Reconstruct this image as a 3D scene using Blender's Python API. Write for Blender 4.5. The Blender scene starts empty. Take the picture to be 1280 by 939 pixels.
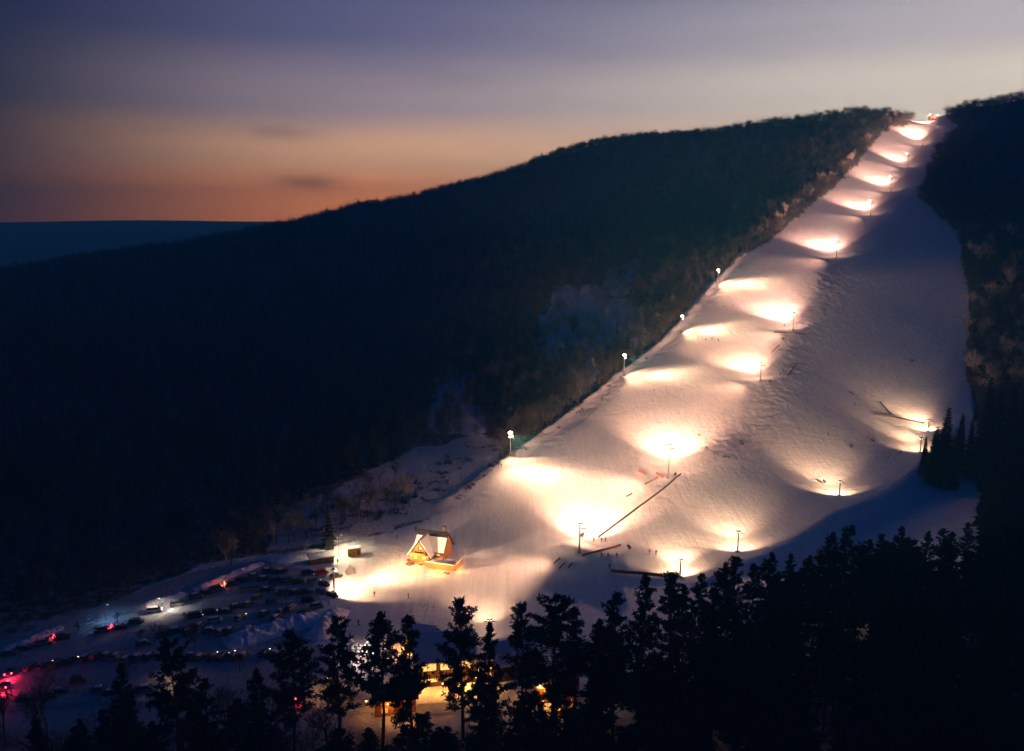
import bpy, bmesh, math, random
import numpy as np
from mathutils import Vector, Matrix

sc = bpy.context.scene
COL = sc.collection
R = math.radians
rnd = random.Random(7)

def lin(r, g, b, a=1.0):
    f = lambda c: (c/255/12.92) if c/255 <= .04045 else ((c/255+.055)/1.055)**2.4
    return (f(r), f(g), f(b), a)

# ------------------------------------------------------------------ camera
CAMZ, PITCH, F = 115.0, R(10.1), 1004.6
cam_d = bpy.data.cameras.new("camera")
cam_d.sensor_width = 36.0
cam_d.lens = 36.0*F/1280.0
cam_d.clip_start, cam_d.clip_end = 1.0, 30000.0
cam = bpy.data.objects.new("camera", cam_d)
cam.location = (0, 0, CAMZ)
cam.rotation_euler = (R(90)-PITCH, 0, 0)
COL.objects.link(cam)
sc.camera = cam

# ------------------------------------------------------------------ exposure
sc.view_settings.view_transform = 'Standard'
sc.view_settings.look = 'None'
sc.view_settings.exposure = 0.0
sc.view_settings.gamma = 1.0
sc.cycles.use_denoising = True
sc.cycles.max_bounces = 4
sc.cycles.diffuse_bounces = 2
sc.cycles.glossy_bounces = 2
sc.cycles.transmission_bounces = 4
sc.cycles.volume_bounces = 0
sc.cycles.transparent_max_bounces = 8
sc.cycles.use_light_tree = True
sc.cycles.caustics_reflective = False
sc.cycles.caustics_refractive = False

# ------------------------------------------------------------------ node helper
class NT:
    def __init__(s, tree): s.t = tree; s.n = tree.nodes; s.l = tree.links
    def node(s, typ, **kw):
        n = s.n.new(typ)
        for k, v in kw.items(): setattr(n, k, v)
        return n
    def put(s, n, i, v):
        if v is None: return
        if hasattr(v, 'is_output') or isinstance(v, bpy.types.NodeSocket): s.l.new(v, n.inputs[i])
        else: n.inputs[i].default_value = v
    def math(s, op, a, b=None, c=None, clamp=False):
        n = s.node('ShaderNodeMath', operation=op, use_clamp=clamp)
        for i, v in enumerate((a, b, c)): s.put(n, i, v)
        return n.outputs[0]
    def mix(s, f, a, b, mode='MIX'):
        n = s.node('ShaderNodeMix', data_type='RGBA', blend_type=mode)
        s.put(n, 0, f); s.put(n, 6, a); s.put(n, 7, b)
        return n.outputs[2]
    def ramp(s, f, stops, interp='LINEAR'):
        n = s.node('ShaderNodeValToRGB'); n.color_ramp.interpolation = interp
        e = n.color_ramp.elements
        while len(e) < len(stops): e.new(.5)
        for el, (p, c) in zip(e, stops): el.position = p; el.color = c
        s.put(n, 0, f); return n.outputs[0]
    def smooth(s, v, a, b):
        n = s.node('ShaderNodeMapRange', interpolation_type='SMOOTHSTEP')
        s.put(n, 0, v); n.inputs[1].default_value = a; n.inputs[2].default_value = b
        return n.outputs[0]
    def noise(s, vec, scale, detail=3, rough=.5):
        n = s.node('ShaderNodeTexNoise'); s.put(n, 'Vector', vec)
        n.inputs['Scale'].default_value = scale; n.inputs['Detail'].default_value = detail
        n.inputs['Roughness'].default_value = rough
        return n.outputs[0]

# ------------------------------------------------------------------ dusk sky
world = bpy.data.worlds.new("World"); sc.world = world; world.use_nodes = True
w = NT(world.node_tree); w.n.clear()
tc = w.node('ShaderNodeTexCoord')
sep = w.node('ShaderNodeSeparateXYZ'); w.l.new(tc.outputs['Generated'], sep.inputs[0])
X, Y_, Z = sep.outputs
el = w.math('MULTIPLY', w.math('ARCSINE', Z), 180/math.pi)
az = w.math('MULTIPLY', w.math('ARCTAN2', X, Y_), 180/math.pi)
nz = w.noise(w.mix(1.0, tc.outputs['Generated'], (3, 3, 14, 1), 'MULTIPLY'), 1.2, 5, .55)
el2 = w.math('ADD', el, w.math('MULTIPLY', w.math('SUBTRACT', nz, .5), 1.3))
ef = w.math('DIVIDE', el2, 90.0, clamp=True)
def col_ramp(st, k=1.0): return w.mix(1.0, raw_ramp(st), (k, k, k, 1), 'MULTIPLY')
def raw_ramp(st): return w.ramp(ef, [(e/90, lin(*c)) for e, c in st], 'EASE')
left = col_ramp([(0, (160, 90, 54)), (1.5, (134, 78, 52)), (3, (106, 66, 53)), (5.5, (70, 53, 60)), (9, (46, 45, 69)), (15, (31, 37, 70)), (35, (4, 28, 78)), (90, (1, 22, 78))])
mid = col_ramp([(0, (255, 146, 74)), (2.2, (255, 152, 84)), (5, (190, 142, 108)), (8.5, (114, 100, 107)), (13, (64, 63, 88)), (18, (40, 46, 74)), (35, (1, 15, 50)), (90, (0, 10, 47))], 3.0)
right = col_ramp([(0, (245, 200, 155)), (5, (228, 202, 178)), (9, (202, 190, 176)), (12, (166, 158, 160)), (17, (114, 114, 128)), (26, (40, 50, 76)), (40, (2, 20, 58)), (90, (0, 14, 57))], 2.0)
dusk = col_ramp([(0, (5, 36, 80)), (12, (5, 34, 84)), (35, (3, 29, 82)), (90, (1, 22, 78))])
c1 = w.mix(w.smooth(az, -36, -7), left, mid)
c1 = w.mix(w.smooth(az, -14, 36), c1, right)
away = w.math('ABSOLUTE', w.math('SUBTRACT', az, 18))
c1 = w.mix(w.smooth(away, 42, 110), c1, dusk)
def wisp(a, e, sa, se):
    d = w.math('ADD', w.math('POWER', w.math('DIVIDE', w.math('SUBTRACT', az, a), sa), 2.0),
               w.math('POWER', w.math('DIVIDE', w.math('SUBTRACT', el2, e), se), 2.0))
    return w.math('EXPONENT', w.math('MULTIPLY', d, -1.0))
cl = w.math('ADD', wisp(-14.0, 3.3, 2.2, .55), w.math('MULTIPLY', wisp(-15.5, 6.6, 2.2, .5), .55))
streak = w.smooth(w.noise(w.mix(1.0, tc.outputs['Generated'], (2, 2, 22, 1), 'MULTIPLY'), 1.6, 6, .6), .52, .75)
c1 = w.mix(w.math('MULTIPLY', cl, .5), c1, lin(58, 50, 66))
c1 = w.mix(w.math('MULTIPLY', streak, .10), c1, lin(70, 62, 84))
bg = w.node('ShaderNodeBackground'); w.l.new(c1, bg.inputs[0]); bg.inputs[1].default_value = 1.0
out = w.node('ShaderNodeOutputWorld'); w.l.new(bg.outputs[0], out.inputs[0])

# ------------------------------------------------------------------ geometry of the view (used only to read world positions off the photograph)
SP, CP = math.sin(PITCH), math.cos(PITCH)
def ray(px, py):
    u = -(py-469.5)/F
    return np.array([(px-640)/F, CP+u*SP, -SP+u*CP])
def at(px, py, Y):
    d = ray(px, py); t = Y/d[1]
    return np.array([d[0]*t, Y, CAMZ+d[2]*t])
def proj(x, y, z):
    zc = z-CAMZ
    f = y*CP - zc*SP; u = y*SP + zc*CP
    f = np.maximum(f, 1e-3)
    return 640+F*x/f, 469.5-F*u/f

PISTE = [(-60,800),(0,796),(150,748),(250,706),(330,694),(400,688),(460,672),(525,655),(575,622),(612,583),(640,566),(700,525),(750,484),(822,428),(880,364),(925,322),(965,299),(1003,266),(1037,238),(1066,212),(1086,186),(1104,164),(1136,153),(1156,143),(1164,128),(1178,128),(1186,150),(1198,158),(1172,185),(1160,215),(1146,244),(1165,262),(1197,290),(1206,340),(1212,400),(1208,470),(1220,520),(1238,600),(1330,640),(1500,700),(1500,1100),(-300,1100),(-300,860)]
def inpoly(px, py, poly):
    c = np.zeros(px.shape, bool); n = len(poly)
    for i in range(n):
        x1, y1 = poly[i]; x2, y2 = poly[i-1]
        m = ((y1 > py) != (y2 > py)) & (px < (x2-x1)*(py-y1)/((y2-y1) or 1e-9)+x1)
        c ^= m
    return c
# ------------------------------------------------------------------ terrain: thin-plate surface through surveyed points
def vnoise(x, y, seed=0):
    xi = np.floor(x).astype(np.int64); yi = np.floor(y).astype(np.int64)
    fx = x-xi; fy = y-yi
    def h(a, b):
        n = (a*374761393 + b*668265263 + seed*1442695041) & 0x7fffffff
        n = ((n ^ (n >> 13))*1274126177) & 0x7fffffff
        return ((n ^ (n >> 16)) & 0xffff)/65535.0
    sx = fx*fx*(3-2*fx); sy = fy*fy*(3-2*fy)
    return (h(xi, yi)*(1-sx)+h(xi+1, yi)*sx)*(1-sy) + (h(xi, yi+1)*(1-sx)+h(xi+1, yi+1)*sx)*sy - .5
ptsY = [  # pixel x, pixel y, distance
 (722,690,275),(835,597,345),(950,477,450),(991,413,530),(1045,322,660),(1088,270,770),(1112,240,850),(1134,210,930),(1152,183,1010),(1168,152,1090),
 (640,572,380),(780,475,480),(852,420,550),(897,360,620),(950,300,720),(1010,240,850),(1060,190,960),(1108,146,1080),
 (1050,152,1150),(950,168,1200),(860,176,1250),(750,182,1290),(640,218,1250),(560,242,1200),(480,260,1150),(400,276,1100),(300,302,1050),(200,321,1000),(100,337,950),(0,354,900),
 (1200,136,1090),(1280,126,1020),(1450,110,950),(-300,405,800),
 (300,500,450),(500,500,470),(560,520,440),(700,420,600),(780,340,720),(600,340,760),(400,400,650),(200,420,600),(200,560,370),(100,700,262),(400,600,335),(900,250,900),(700,280,950),(500,300,900),
 (1200,500,430),(1110,400,540),(1180,300,680),(1280,300,640),(1280,450,480),(1280,600,320),(1250,200,860),(1100,520,410),(1000,550,385),(1150,640,290),(950,660,290),(1280,700,240),(860,710,255),(880,560,372),(1060,600,345),
 (1450,450,440),(1450,650,260),(545,690,276),(620,640,312),(0,450,470),(-200,560,330)]
ptsZ = [(0,939,-2),(200,939,-2),(400,939,-2),(640,939,1),(640,850,0),(450,800,0),(0,870,0),(200,870,0),(0,800,1),(200,740,2),(330,700,3),(430,700,2),(500,750,1),(560,820,0),(430,668,5),(-200,850,0),
        (900,939,6),(1280,939,12),(1100,830,10),(900,800,4),(760,780,1),(1280,820,13)]
P = [at(*p) for p in ptsY]
for px, py, z in ptsZ:
    d = ray(px, py); t = (z-CAMZ)/d[2]; P.append(np.array([d[0]*t, d[1]*t, z]))
ridge = [at(-300,405,800)]+[at(*p) for p in [(0,354,900),(100,337,950),(200,321,1000),(300,302,1050),(400,276,1100),(560,242,1200),(640,218,1250),(750,182,1290),(860,176,1250),(950,168,1200),(1050,152,1150),(1108,146,1080),(1168,152,1090),(1200,136,1090),(1280,126,1020),(1450,110,950)]]
for r_ in ridge[::2]: P.append(np.array([r_[0], r_[1]+220, r_[2]-45]))
for xx in (-200, 0, 200, 400): P.append(np.array([xx, 60, 2+max(0, xx)*.05]))
P = np.array(P)
RX = np.array([r_[0] for r_ in ridge]); RY = np.array([r_[1] for r_ in ridge])
o_ = np.argsort(RX); RX = RX[o_]; RY = RY[o_]
S_ = 300.0
def U_(r2): return np.where(r2 > 1e-12, .5*r2*np.log(np.maximum(r2, 1e-12)), 0)
q = P[:, :2]/S_
K = U_(((q[:, None]-q[None])**2).sum(-1)) + np.eye(len(q))*.004
Q = np.hstack([np.ones((len(q), 1)), q])
A = np.block([[K, Q], [Q.T, np.zeros((3, 3))]])
W_ = np.linalg.solve(A, np.concatenate([P[:, 2], np.zeros(3)]))
def sstep(v, a, b):
    t = np.clip((v-a)/(b-a), 0, 1); return t*t*(3-2*t)
MND = at(716, 694, 272)
CAB = at(545, 693, 274)
def _g0(px, py, z):
    d = ray(px, py); t = (z-CAMZ)/d[2]; return (d[0]*t, d[1]*t)
EDG = [_g0(905, 722, 3), _g0(985, 684, 4), _g0(1040, 645, 6), _g0(1100, 618, 8), _g0(1150, 578, 12)]
def edge_side(x, y):
    '''metres to the right of the lower right rim of the piste'''
    best = np.full(np.shape(x), 1e9); sg = np.zeros(np.shape(x))
    for (ax, ay), (bx, by) in zip(EDG[:-1], EDG[1:]):
        L = math.hypot(bx-ax, by-ay); t = np.clip(((x-ax)*(bx-ax)+(y-ay)*(by-ay))/L**2, 0, 1)
        d = np.hypot(x-ax-t*(bx-ax), y-ay-t*(by-ay)); c = ((bx-ax)*(y-ay)-(by-ay)*(x-ax))/L
        m = d < best; best = np.where(m, d, best); sg = np.where(m, np.where(c < 0, 1., -1.), sg)
    return best*sg
def seg_dist(x, y, pts):
    best = np.full(np.shape(x), 1e9)
    for (ax, ay), (bx, by) in zip(pts[:-1], pts[1:]):
        L = math.hypot(bx-ax, by-ay); t = np.clip(((x-ax)*(bx-ax)+(y-ay)*(by-ay))/L**2, 0, 1)
        best = np.minimum(best, np.hypot(x-ax-t*(bx-ax), y-ay-t*(by-ay)))
    return best
RIP = [tuple(at(*p)[:2]) for p in ((1062,318,690),(1035,350,640),(1020,400,560),(985,470,470),(955,530,405),(905,560,375))]
RIM = [tuple(at(*p)[:2]) for p in ((560,625,320),(612,583,360),(640,570,380),(700,527,425),(750,488,470),(822,430,540),(880,368,610),(930,314,700),(980,266,790))]
FEET = [tuple(at(*p)[:2]) for p in ptsY[:9]]
def H(x, y):
    x = np.asarray(x, float); y = np.asarray(y, float)
    sh = x.shape; x = x.ravel(); y = y.ravel()
    yr = np.interp(x, RX, RY)
    cx = np.clip(x, -760, 720); cy = np.clip(y, 70, yr+240)
    z = np.zeros_like(cx)
    for i in range(0, len(cx), 20000):
        s = slice(i, i+20000)
        p = np.stack([cx[s], cy[s]], 1)/S_
        z[s] = U_(((p[:, None]-q[None])**2).sum(-1)) @ W_[:len(q)] + W_[-3] + p @ W_[-2:]
    far = -10 + 163*sstep(y + 260*vnoise(x/1500, y/5000, 5), 2350, 3300) + 10*vnoise(x/500, y/500, 3)*sstep(y, 1900, 2600)
    far = far + 16*vnoise(x/1400, x*0, 9)*sstep(y, 2400, 3300)
    wf = np.maximum(sstep(y, yr+60, yr+800), np.maximum(sstep(-x, 800, 1900), sstep(x, 900, 2600)*sstep(y, 900, 2000)))
    z = z*(1-wf) + far*wf
    near = 1-sstep(y, 1300, 2000)
    ap, bp = proj(x, y, z); onp = inpoly(ap, bp, [(q1, q2) for q1, q2 in PISTE]).astype(float)
    z += near*(1-.72*onp)*(1.6*vnoise(x/38, y/38, 1) + .7*vnoise(x/13, y/13, 2)*(1-.5*onp) + .22*vnoise(x/4.5, y/4.5, 4)*(1-.4*onp))
    # snow heap that carries the first lift mast, falling steeply towards the lodge
    z += 5.0*np.exp(-(((x-MND[0])/11)**2 + ((y-MND[1])/8)**2))
    z += 2.0*np.exp(-(((x-MND[0]+6)/14)**2 + ((y-MND[1]+16)/10)**2))
    # wind packed ripples right of the middle masts, and the rim banked up along the left edge
    dr = seg_dist(x, y, RIP); rg = np.exp(-(dr/15)**2)
    z += rg*(.75*np.abs(vnoise(x/5+y/14, y/9, 31))+.9*np.abs(vnoise(x/2.0, y/2.6, 32)) - .3)
    dl = seg_dist(x, y, RIM); z += np.exp(-(dl/3.0)**2)*(1.5+1.6*vnoise(x/5, y/5, 33)) + np.exp(-((dl-9)/4)**2)*.7*vnoise(x/4, y/4, 34)
    # heaps pushed up round the mast feet
    for mx, my in FEET: z += .9*np.exp(-(((x-mx)**2+(y-my)**2)/4.5**2))*(1+vnoise(x/1.8, y/1.8, 35))
    side = edge_side(x, y)
    z -= 6.5*sstep(side, -2, 16)*(1-sstep(side, 70, 150))*sstep(y, 235, 262)*(1-sstep(y, 372, 400))
    return z.reshape(sh)

# grid, finer near the piste
def axis(parts):
    v = []
    for a, b, n in parts: v += list(np.linspace(a, b, n, endpoint=False))
    v.append(parts[-1][1]); return np.array(v)
gx = axis([(-4400, -1500, 22), (-1500, -500, 60), (-500, -130, 90), (-130, 330, 370), (330, 700, 150), (700, 1500, 40), (1500, 4400, 22)])
gy = axis([(-500, 100, 20), (100, 220, 70), (220, 480, 220), (480, 700, 120), (700, 1400, 120), (1400, 2300, 30), (2300, 3700, 50), (3700, 3760, 2)])
GX, GY = np.meshgrid(gx, gy)
GZ = H(GX, GY)
def ground(x, y):
    return float(H(np.array([x]), np.array([y]))[0])
def hit(px, py, y0=100., y1=1500.):
    d = ray(px, py)
    Ys = np.linspace(y0, y1, 1400)
    X_ = Ys*d[0]/d[1]; Zr = CAMZ+Ys*d[2]/d[1]
    g = H(X_, Ys)
    k = np.nonzero(Zr <= g)[0]
    if len(k) == 0: k = [int(np.argmin(Zr-g))]
    k = int(k[0])
    if k > 0:
        a = Zr[k-1]-g[k-1]; b = Zr[k]-g[k]
        t = a/(a-b) if a != b else 0
        Yh = Ys[k-1]+(Ys[k]-Ys[k-1])*min(1, max(0, t))
    else: Yh = Ys[0]
    x = Yh*d[0]/d[1]
    return Vector((x, Yh, ground(x, Yh)))

CLEAR = [[(545,480),(575,462),(612,500),(600,548),(560,560),(540,520)],
         [(682,400),(700,372),(750,362),(800,385),(808,408),(760,440),(735,480),(690,485),(675,440)],
         [(335,690),(352,640),(440,600),(520,560),(600,545),(640,552),(610,590),(560,640),(450,675)],
         [(742,345),(775,318),(800,335),(790,360),(748,362)]]
def is_open(x, y, z):
    a, b = proj(x, y, z)
    j = vnoise(x/9, y/9, 21)*8; k = vnoise(x/9, y/9, 22)*8
    o = inpoly(a+j*.6, b+k*.6, PISTE)
    a2 = a+vnoise(x/22, y/40, 23)*46+j*2.4; b2 = b+vnoise(x/22, y/40, 24)*60+k*2.4
    for c in CLEAR: o |= inpoly(a2, b2, c) if c is not CLEAR[2] else inpoly(a+j, b+k, c)
    return o

# ------------------------------------------------------------------ object helpers
def tag(o, label=None, cat=None, group=None, kind=None):
    if label: o['label'] = label
    if cat: o['category'] = cat
    if group: o['group'] = group
    if kind: o['kind'] = kind
    return o
def empty(name, loc=(0, 0, 0), rz=0., label=None, cat=None, group=None, s=1.0):
    o = bpy.data.objects.new(name, None); COL.objects.link(o)
    o.location = loc; o.rotation_euler = (0, 0, rz); o.scale = (s, s, s)
    o.empty_display_size = .1
    return tag(o, label, cat, group)
def link(name, me, parent=None, loc=None, rot=None):
    o = bpy.data.objects.new(name, me); COL.objects.link(o)
    if parent: o.parent = parent
    if loc is not None: o.location = loc
    if rot is not None: o.rotation_euler = rot
    return o
def kids(o): return [c for c in ALLKIDS.get(o.name, [])]
class MB:
    def __init__(s): s.v = []; s.f = []; s.m = []
    def add(s, vs, fs, mi=0):
        b = len(s.v); s.v += [tuple(v) for v in vs]
        s.f += [tuple(i+b for i in f) for f in fs]; s.m += [mi]*len(fs)
        return s
    def box(s, c, d, rz=0, mi=0, rot=None, taper=1.0):
        M = rot if rot is not None else Matrix.Rotation(rz, 3, 'Z')
        vs = []
        for z in (-1, 1):
            k = taper if z > 0 else 1
            for x, y in ((-1, -1), (1, -1), (1, 1), (-1, 1)):
                vs.append(Vector(c)+M @ Vector((x*d[0]/2*k, y*d[1]/2*k, z*d[2]/2)))
        return s.add(vs, [(3, 2, 1, 0), (4, 5, 6, 7), (0, 1, 5, 4), (1, 2, 6, 5), (2, 3, 7, 6), (3, 0, 4, 7)], mi)
    def tube(s, pts, rs, n=6, mi=0, cap=True):
        pts = [Vector(p) for p in pts]
        if not hasattr(rs, '__len__'): rs = [rs]*len(pts)
        ring = []; vs = []; fs = []
        for i, p in enumerate(pts):
            d = (pts[min(i+1, len(pts)-1)]-pts[max(i-1, 0)])
            d = d.normalized() if d.length > 1e-9 else Vector((0, 0, 1))
            a = d.orthogonal().normalized() if i == 0 else (a-d*a.dot(d))
            a = a.normalized() if a.length > 1e-6 else d.orthogonal().normalized()
            b = d.cross(a)
            for k in range(n):
                t = 2*math.pi*k/n
                vs.append(p+(a*math.cos(t)+b*math.sin(t))*rs[i])
        for i in range(len(pts)-1):
            for k in range(n):
                fs.append((i*n+k, i*n+(k+1) % n, (i+1)*n+(k+1) % n, (i+1)*n+k))
        if cap:
            fs.append(tuple(range(n))[::-1]); fs.append(tuple((len(pts)-1)*n+k for k in range(n)))
        return s.add(vs, fs, mi)
    def mesh(s, name, mats, smooth=False):
        me = bpy.data.meshes.new(name); me.from_pydata(s.v, [], s.f)
        for m in (mats if isinstance(mats, (list, tuple)) else [mats]): me.materials.append(m)
        me.polygons.foreach_set('material_index', s.m)
        if smooth: me.polygons.foreach_set('use_smooth', [True]*len(s.f))
        me.update(); return me
    def build(s, name, mats, parent=None, loc=None, rz=0., smooth=False):
        return link(name, s.mesh(name, mats, smooth), parent, loc, (0, 0, rz))

# ------------------------------------------------------------------ materials
MATS = {}
def mat(name, col, rough=.8, metal=0, noise=None, bump=None, emit=None, objcol=False, scale=1.0, spec=.3):
    m = bpy.data.materials.new(name); m.use_nodes = True
    t = NT(m.node_tree); b = t.n['Principled BSDF']
    b.inputs['Roughness'].default_value = rough; b.inputs['Metallic'].default_value = metal
    b.inputs['Specular IOR Level'].default_value = spec
    co = t.node('ShaderNodeTexCoord').outputs['Object']
    c = (*col, 1) if len(col) == 3 else col
    src = None
    if objcol:
        src = t.node('ShaderNodeObjectInfo').outputs['Color']
    if noise:
        n = t.noise(co, noise[0]*scale, 5, .6)
        d = t.ramp(n, [(.25, (1-noise[1],)*3+(1,)), (.75, (1+noise[1]*.6,)*3+(1,))])
        t.put(b, 'Base Color', t.mix(1.0, src if src is not None else c, d, 'MULTIPLY'))
    elif src is not None: t.put(b, 'Base Color', src)
    else: b.inputs['Base Color'].default_value = c
    if bump:
        bn = t.node('ShaderNodeBump'); bn.inputs['Strength'].default_value = bump[1]; bn.inputs['Distance'].default_value = bump[2] if len(bump) > 2 else .1
        t.put(bn, 'Height', t.noise(co, bump[0], 5, .6)); t.put(b, 'Normal', bn.outputs[0])
    if emit:
        b.inputs['Emission Color'].default_value = (*emit[0], 1); b.inputs['Emission Strength'].default_value = emit[1]
    MATS[name] = m; return m

def snow_ground():
    m = bpy.data.materials.new('snow_ground'); m.use_nodes = True
    t = NT(m.node_tree); b = t.n['Principled BSDF']
    geo = t.node('ShaderNodeNewGeometry').outputs['Position']
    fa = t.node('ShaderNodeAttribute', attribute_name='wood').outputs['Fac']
    ro = t.node('ShaderNodeAttribute', attribute_name='rough').outputs['Fac']
    wn = t.node('ShaderNodeAttribute', attribute_name='worn_dimmed').outputs['Fac']
    n1 = t.noise(geo, .03, 4, .55); n2 = t.noise(geo, .35, 6, .6); n3 = t.noise(geo, 1.3, 5, .65)
    snow = t.mix(n1, (.70, .71, .73, 1), (.86, .86, .87, 1))
    trod = t.smooth(n2, .52, .68)
    snow = t.mix(t.math('MULTIPLY', trod, .22), snow, (.50, .46, .42, 1))
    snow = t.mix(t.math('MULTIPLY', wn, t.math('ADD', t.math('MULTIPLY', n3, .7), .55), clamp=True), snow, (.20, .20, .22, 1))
    dirt = t.math('MULTIPLY', t.smooth(n3, .5, .62), ro)
    snow = t.mix(t.math('MULTIPLY', dirt, .75), snow, (.16, .12, .085, 1))
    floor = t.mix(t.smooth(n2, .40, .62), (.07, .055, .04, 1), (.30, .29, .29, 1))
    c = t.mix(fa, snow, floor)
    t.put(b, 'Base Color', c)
    b.inputs['Roughness'].default_value = .75; b.inputs['Specular IOR Level'].default_value = .2
    # groomer corduroy and ski tracks run with the fall line
    mp = t.node('ShaderNodeMapping'); mp.inputs['Rotation'].default_value = (0, 0, R(33)); mp.inputs['Scale'].default_value = (1.0, .04, 1)
    t.l.new(geo, mp.inputs[0])
    tr = t.noise(mp.outputs[0], .55, 6, .7)
    sn2 = t.mix(1.0, c, t.ramp(tr, [(.3, (.86, .86, .87, 1)), (.62, (1.04, 1.04, 1.04, 1))]), 'MULTIPLY')
    t.put(b, 'Base Color', sn2)
    hsum = t.math('ADD', t.math('MULTIPLY', tr, .55), t.math('ADD', t.math('MULTIPLY', n2, .9), t.math('MULTIPLY', n3, .35)))
    bn = t.node('ShaderNodeBump'); bn.inputs['Strength'].default_value = .7; bn.inputs['Distance'].default_value = .8
    t.put(bn, 'Height', hsum); t.put(b, 'Normal', bn.outputs[0])
    return m
M_ground = snow_ground()
M_snow = mat('packed_snow', (.78, .78, .80), .8, noise=(.8, .12), bump=(1.2, .5, .2))
M_bark = mat('bark', (.075, .052, .038), .95, noise=(2, .4), bump=(4, .8, .05))
M_needle = mat('pine_needles', (.022, .036, .016), .9, noise=(.6, .5))
M_spruce = mat('spruce_needles', (.014, .021, .018), .9, noise=(.5, .5))
M_twig = mat('bare_twigs', (.085, .060, .040), .95, noise=(.5, .4))
M_frost = mat('frosted_twigs', (.20, .18, .17), .95, noise=(.4, .35))
M_dry = mat('dry_scrub', (.10, .07, .04), .95, noise=(1, .5))
M_metal = mat('galvanised_steel', (.30, .30, .31), .45, .7, noise=(2, .2))
M_dark = mat('dark_steel', (.045, .045, .05), .5, .5, noise=(3, .2))
M_wood = mat('pine_boards', (.46, .17, .04), .7, noise=(1.5, .3), bump=(5, .3, .02))
M_wood2 = mat('dark_timber', (.12, .065, .03), .8, noise=(1.5, .35))
M_roof = mat('dark_sheet_roof', (.035, .03, .032), .5, .2, noise=(2, .3))
M_plaster = mat('plaster', (.55, .50, .42), .9, noise=(1, .15))
M_yellow = mat('yellow_paint', (.72, .46, .03), .5, noise=(2, .15))
M_grey = mat('grey_canvas', (.22, .21, .20), .8, noise=(2, .2))
M_net = mat('orange_net', (.45, .10, .03), .8, noise=(2, .3))
M_asph = mat('trodden_road_snow', (.42, .41, .42), .85, noise=(.5, .3), bump=(2, .5, .1))
M_paint = mat('car_paint', (.5, .5, .5), .32, .2, objcol=True, spec=.5)
M_glass = mat('car_glass', (.02, .025, .03), .08, spec=.8)
M_tyre = mat('rubber', (.02, .02, .02), .8)
M_rim = mat('wheel_rim', (.35, .35, .36), .35, .8)
M_hl = mat('headlamp_glass', (.6, .6, .6), .15, spec=.8)
M_tl = mat('tail_lamp', (.35, .01, .01), .2, spec=.8)
M_tl_on = mat('tail_lamp_lit', (.5, .01, .01), .3, emit=((1, .03, .06), 30))
M_hl_on = mat('headlamp_lit', (.8, .8, .8), .3, emit=((1, .93, .8), 40))
M_glint = mat('car_glint_glow', (.8, .8, .8), .3, emit=((1, .86, .66), 5))
M_ol_on = mat('amber_lamp_lit', (.8, .3, .1), .3, emit=((1, .32, .06), 30))
M_lampg = mat('floodlamp_glass', (.9, .8, .7), .3, emit=((1, .74, .45), 12))
M_lampg2 = mat('floodlamp_glare_glass', (.9, .8, .7), .3, emit=((1, .70, .42), 9))
M_win = mat('lit_window', (.8, .6, .3), .3, emit=((1, .66, .22), 1.0))
M_win2 = mat('lit_window_amber', (.8, .4, .1), .3, emit=((1, .42, .07), .8))
M_bulb = mat('amber_bulb', (.9, .5, .2), .3, emit=((1, .45, .10), 25))
M_town = mat('town_lamp', (.9, .9, .8), .3, emit=((.75, .9, 1), 9))
M_cloth = mat('ski_clothing', (.5, .5, .5), .8, objcol=True, noise=(4, .15))
M_skin = mat('skin', (.55, .32, .22), .6)
M_ski = mat('ski_plastic', (.08, .08, .10), .3)

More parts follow.
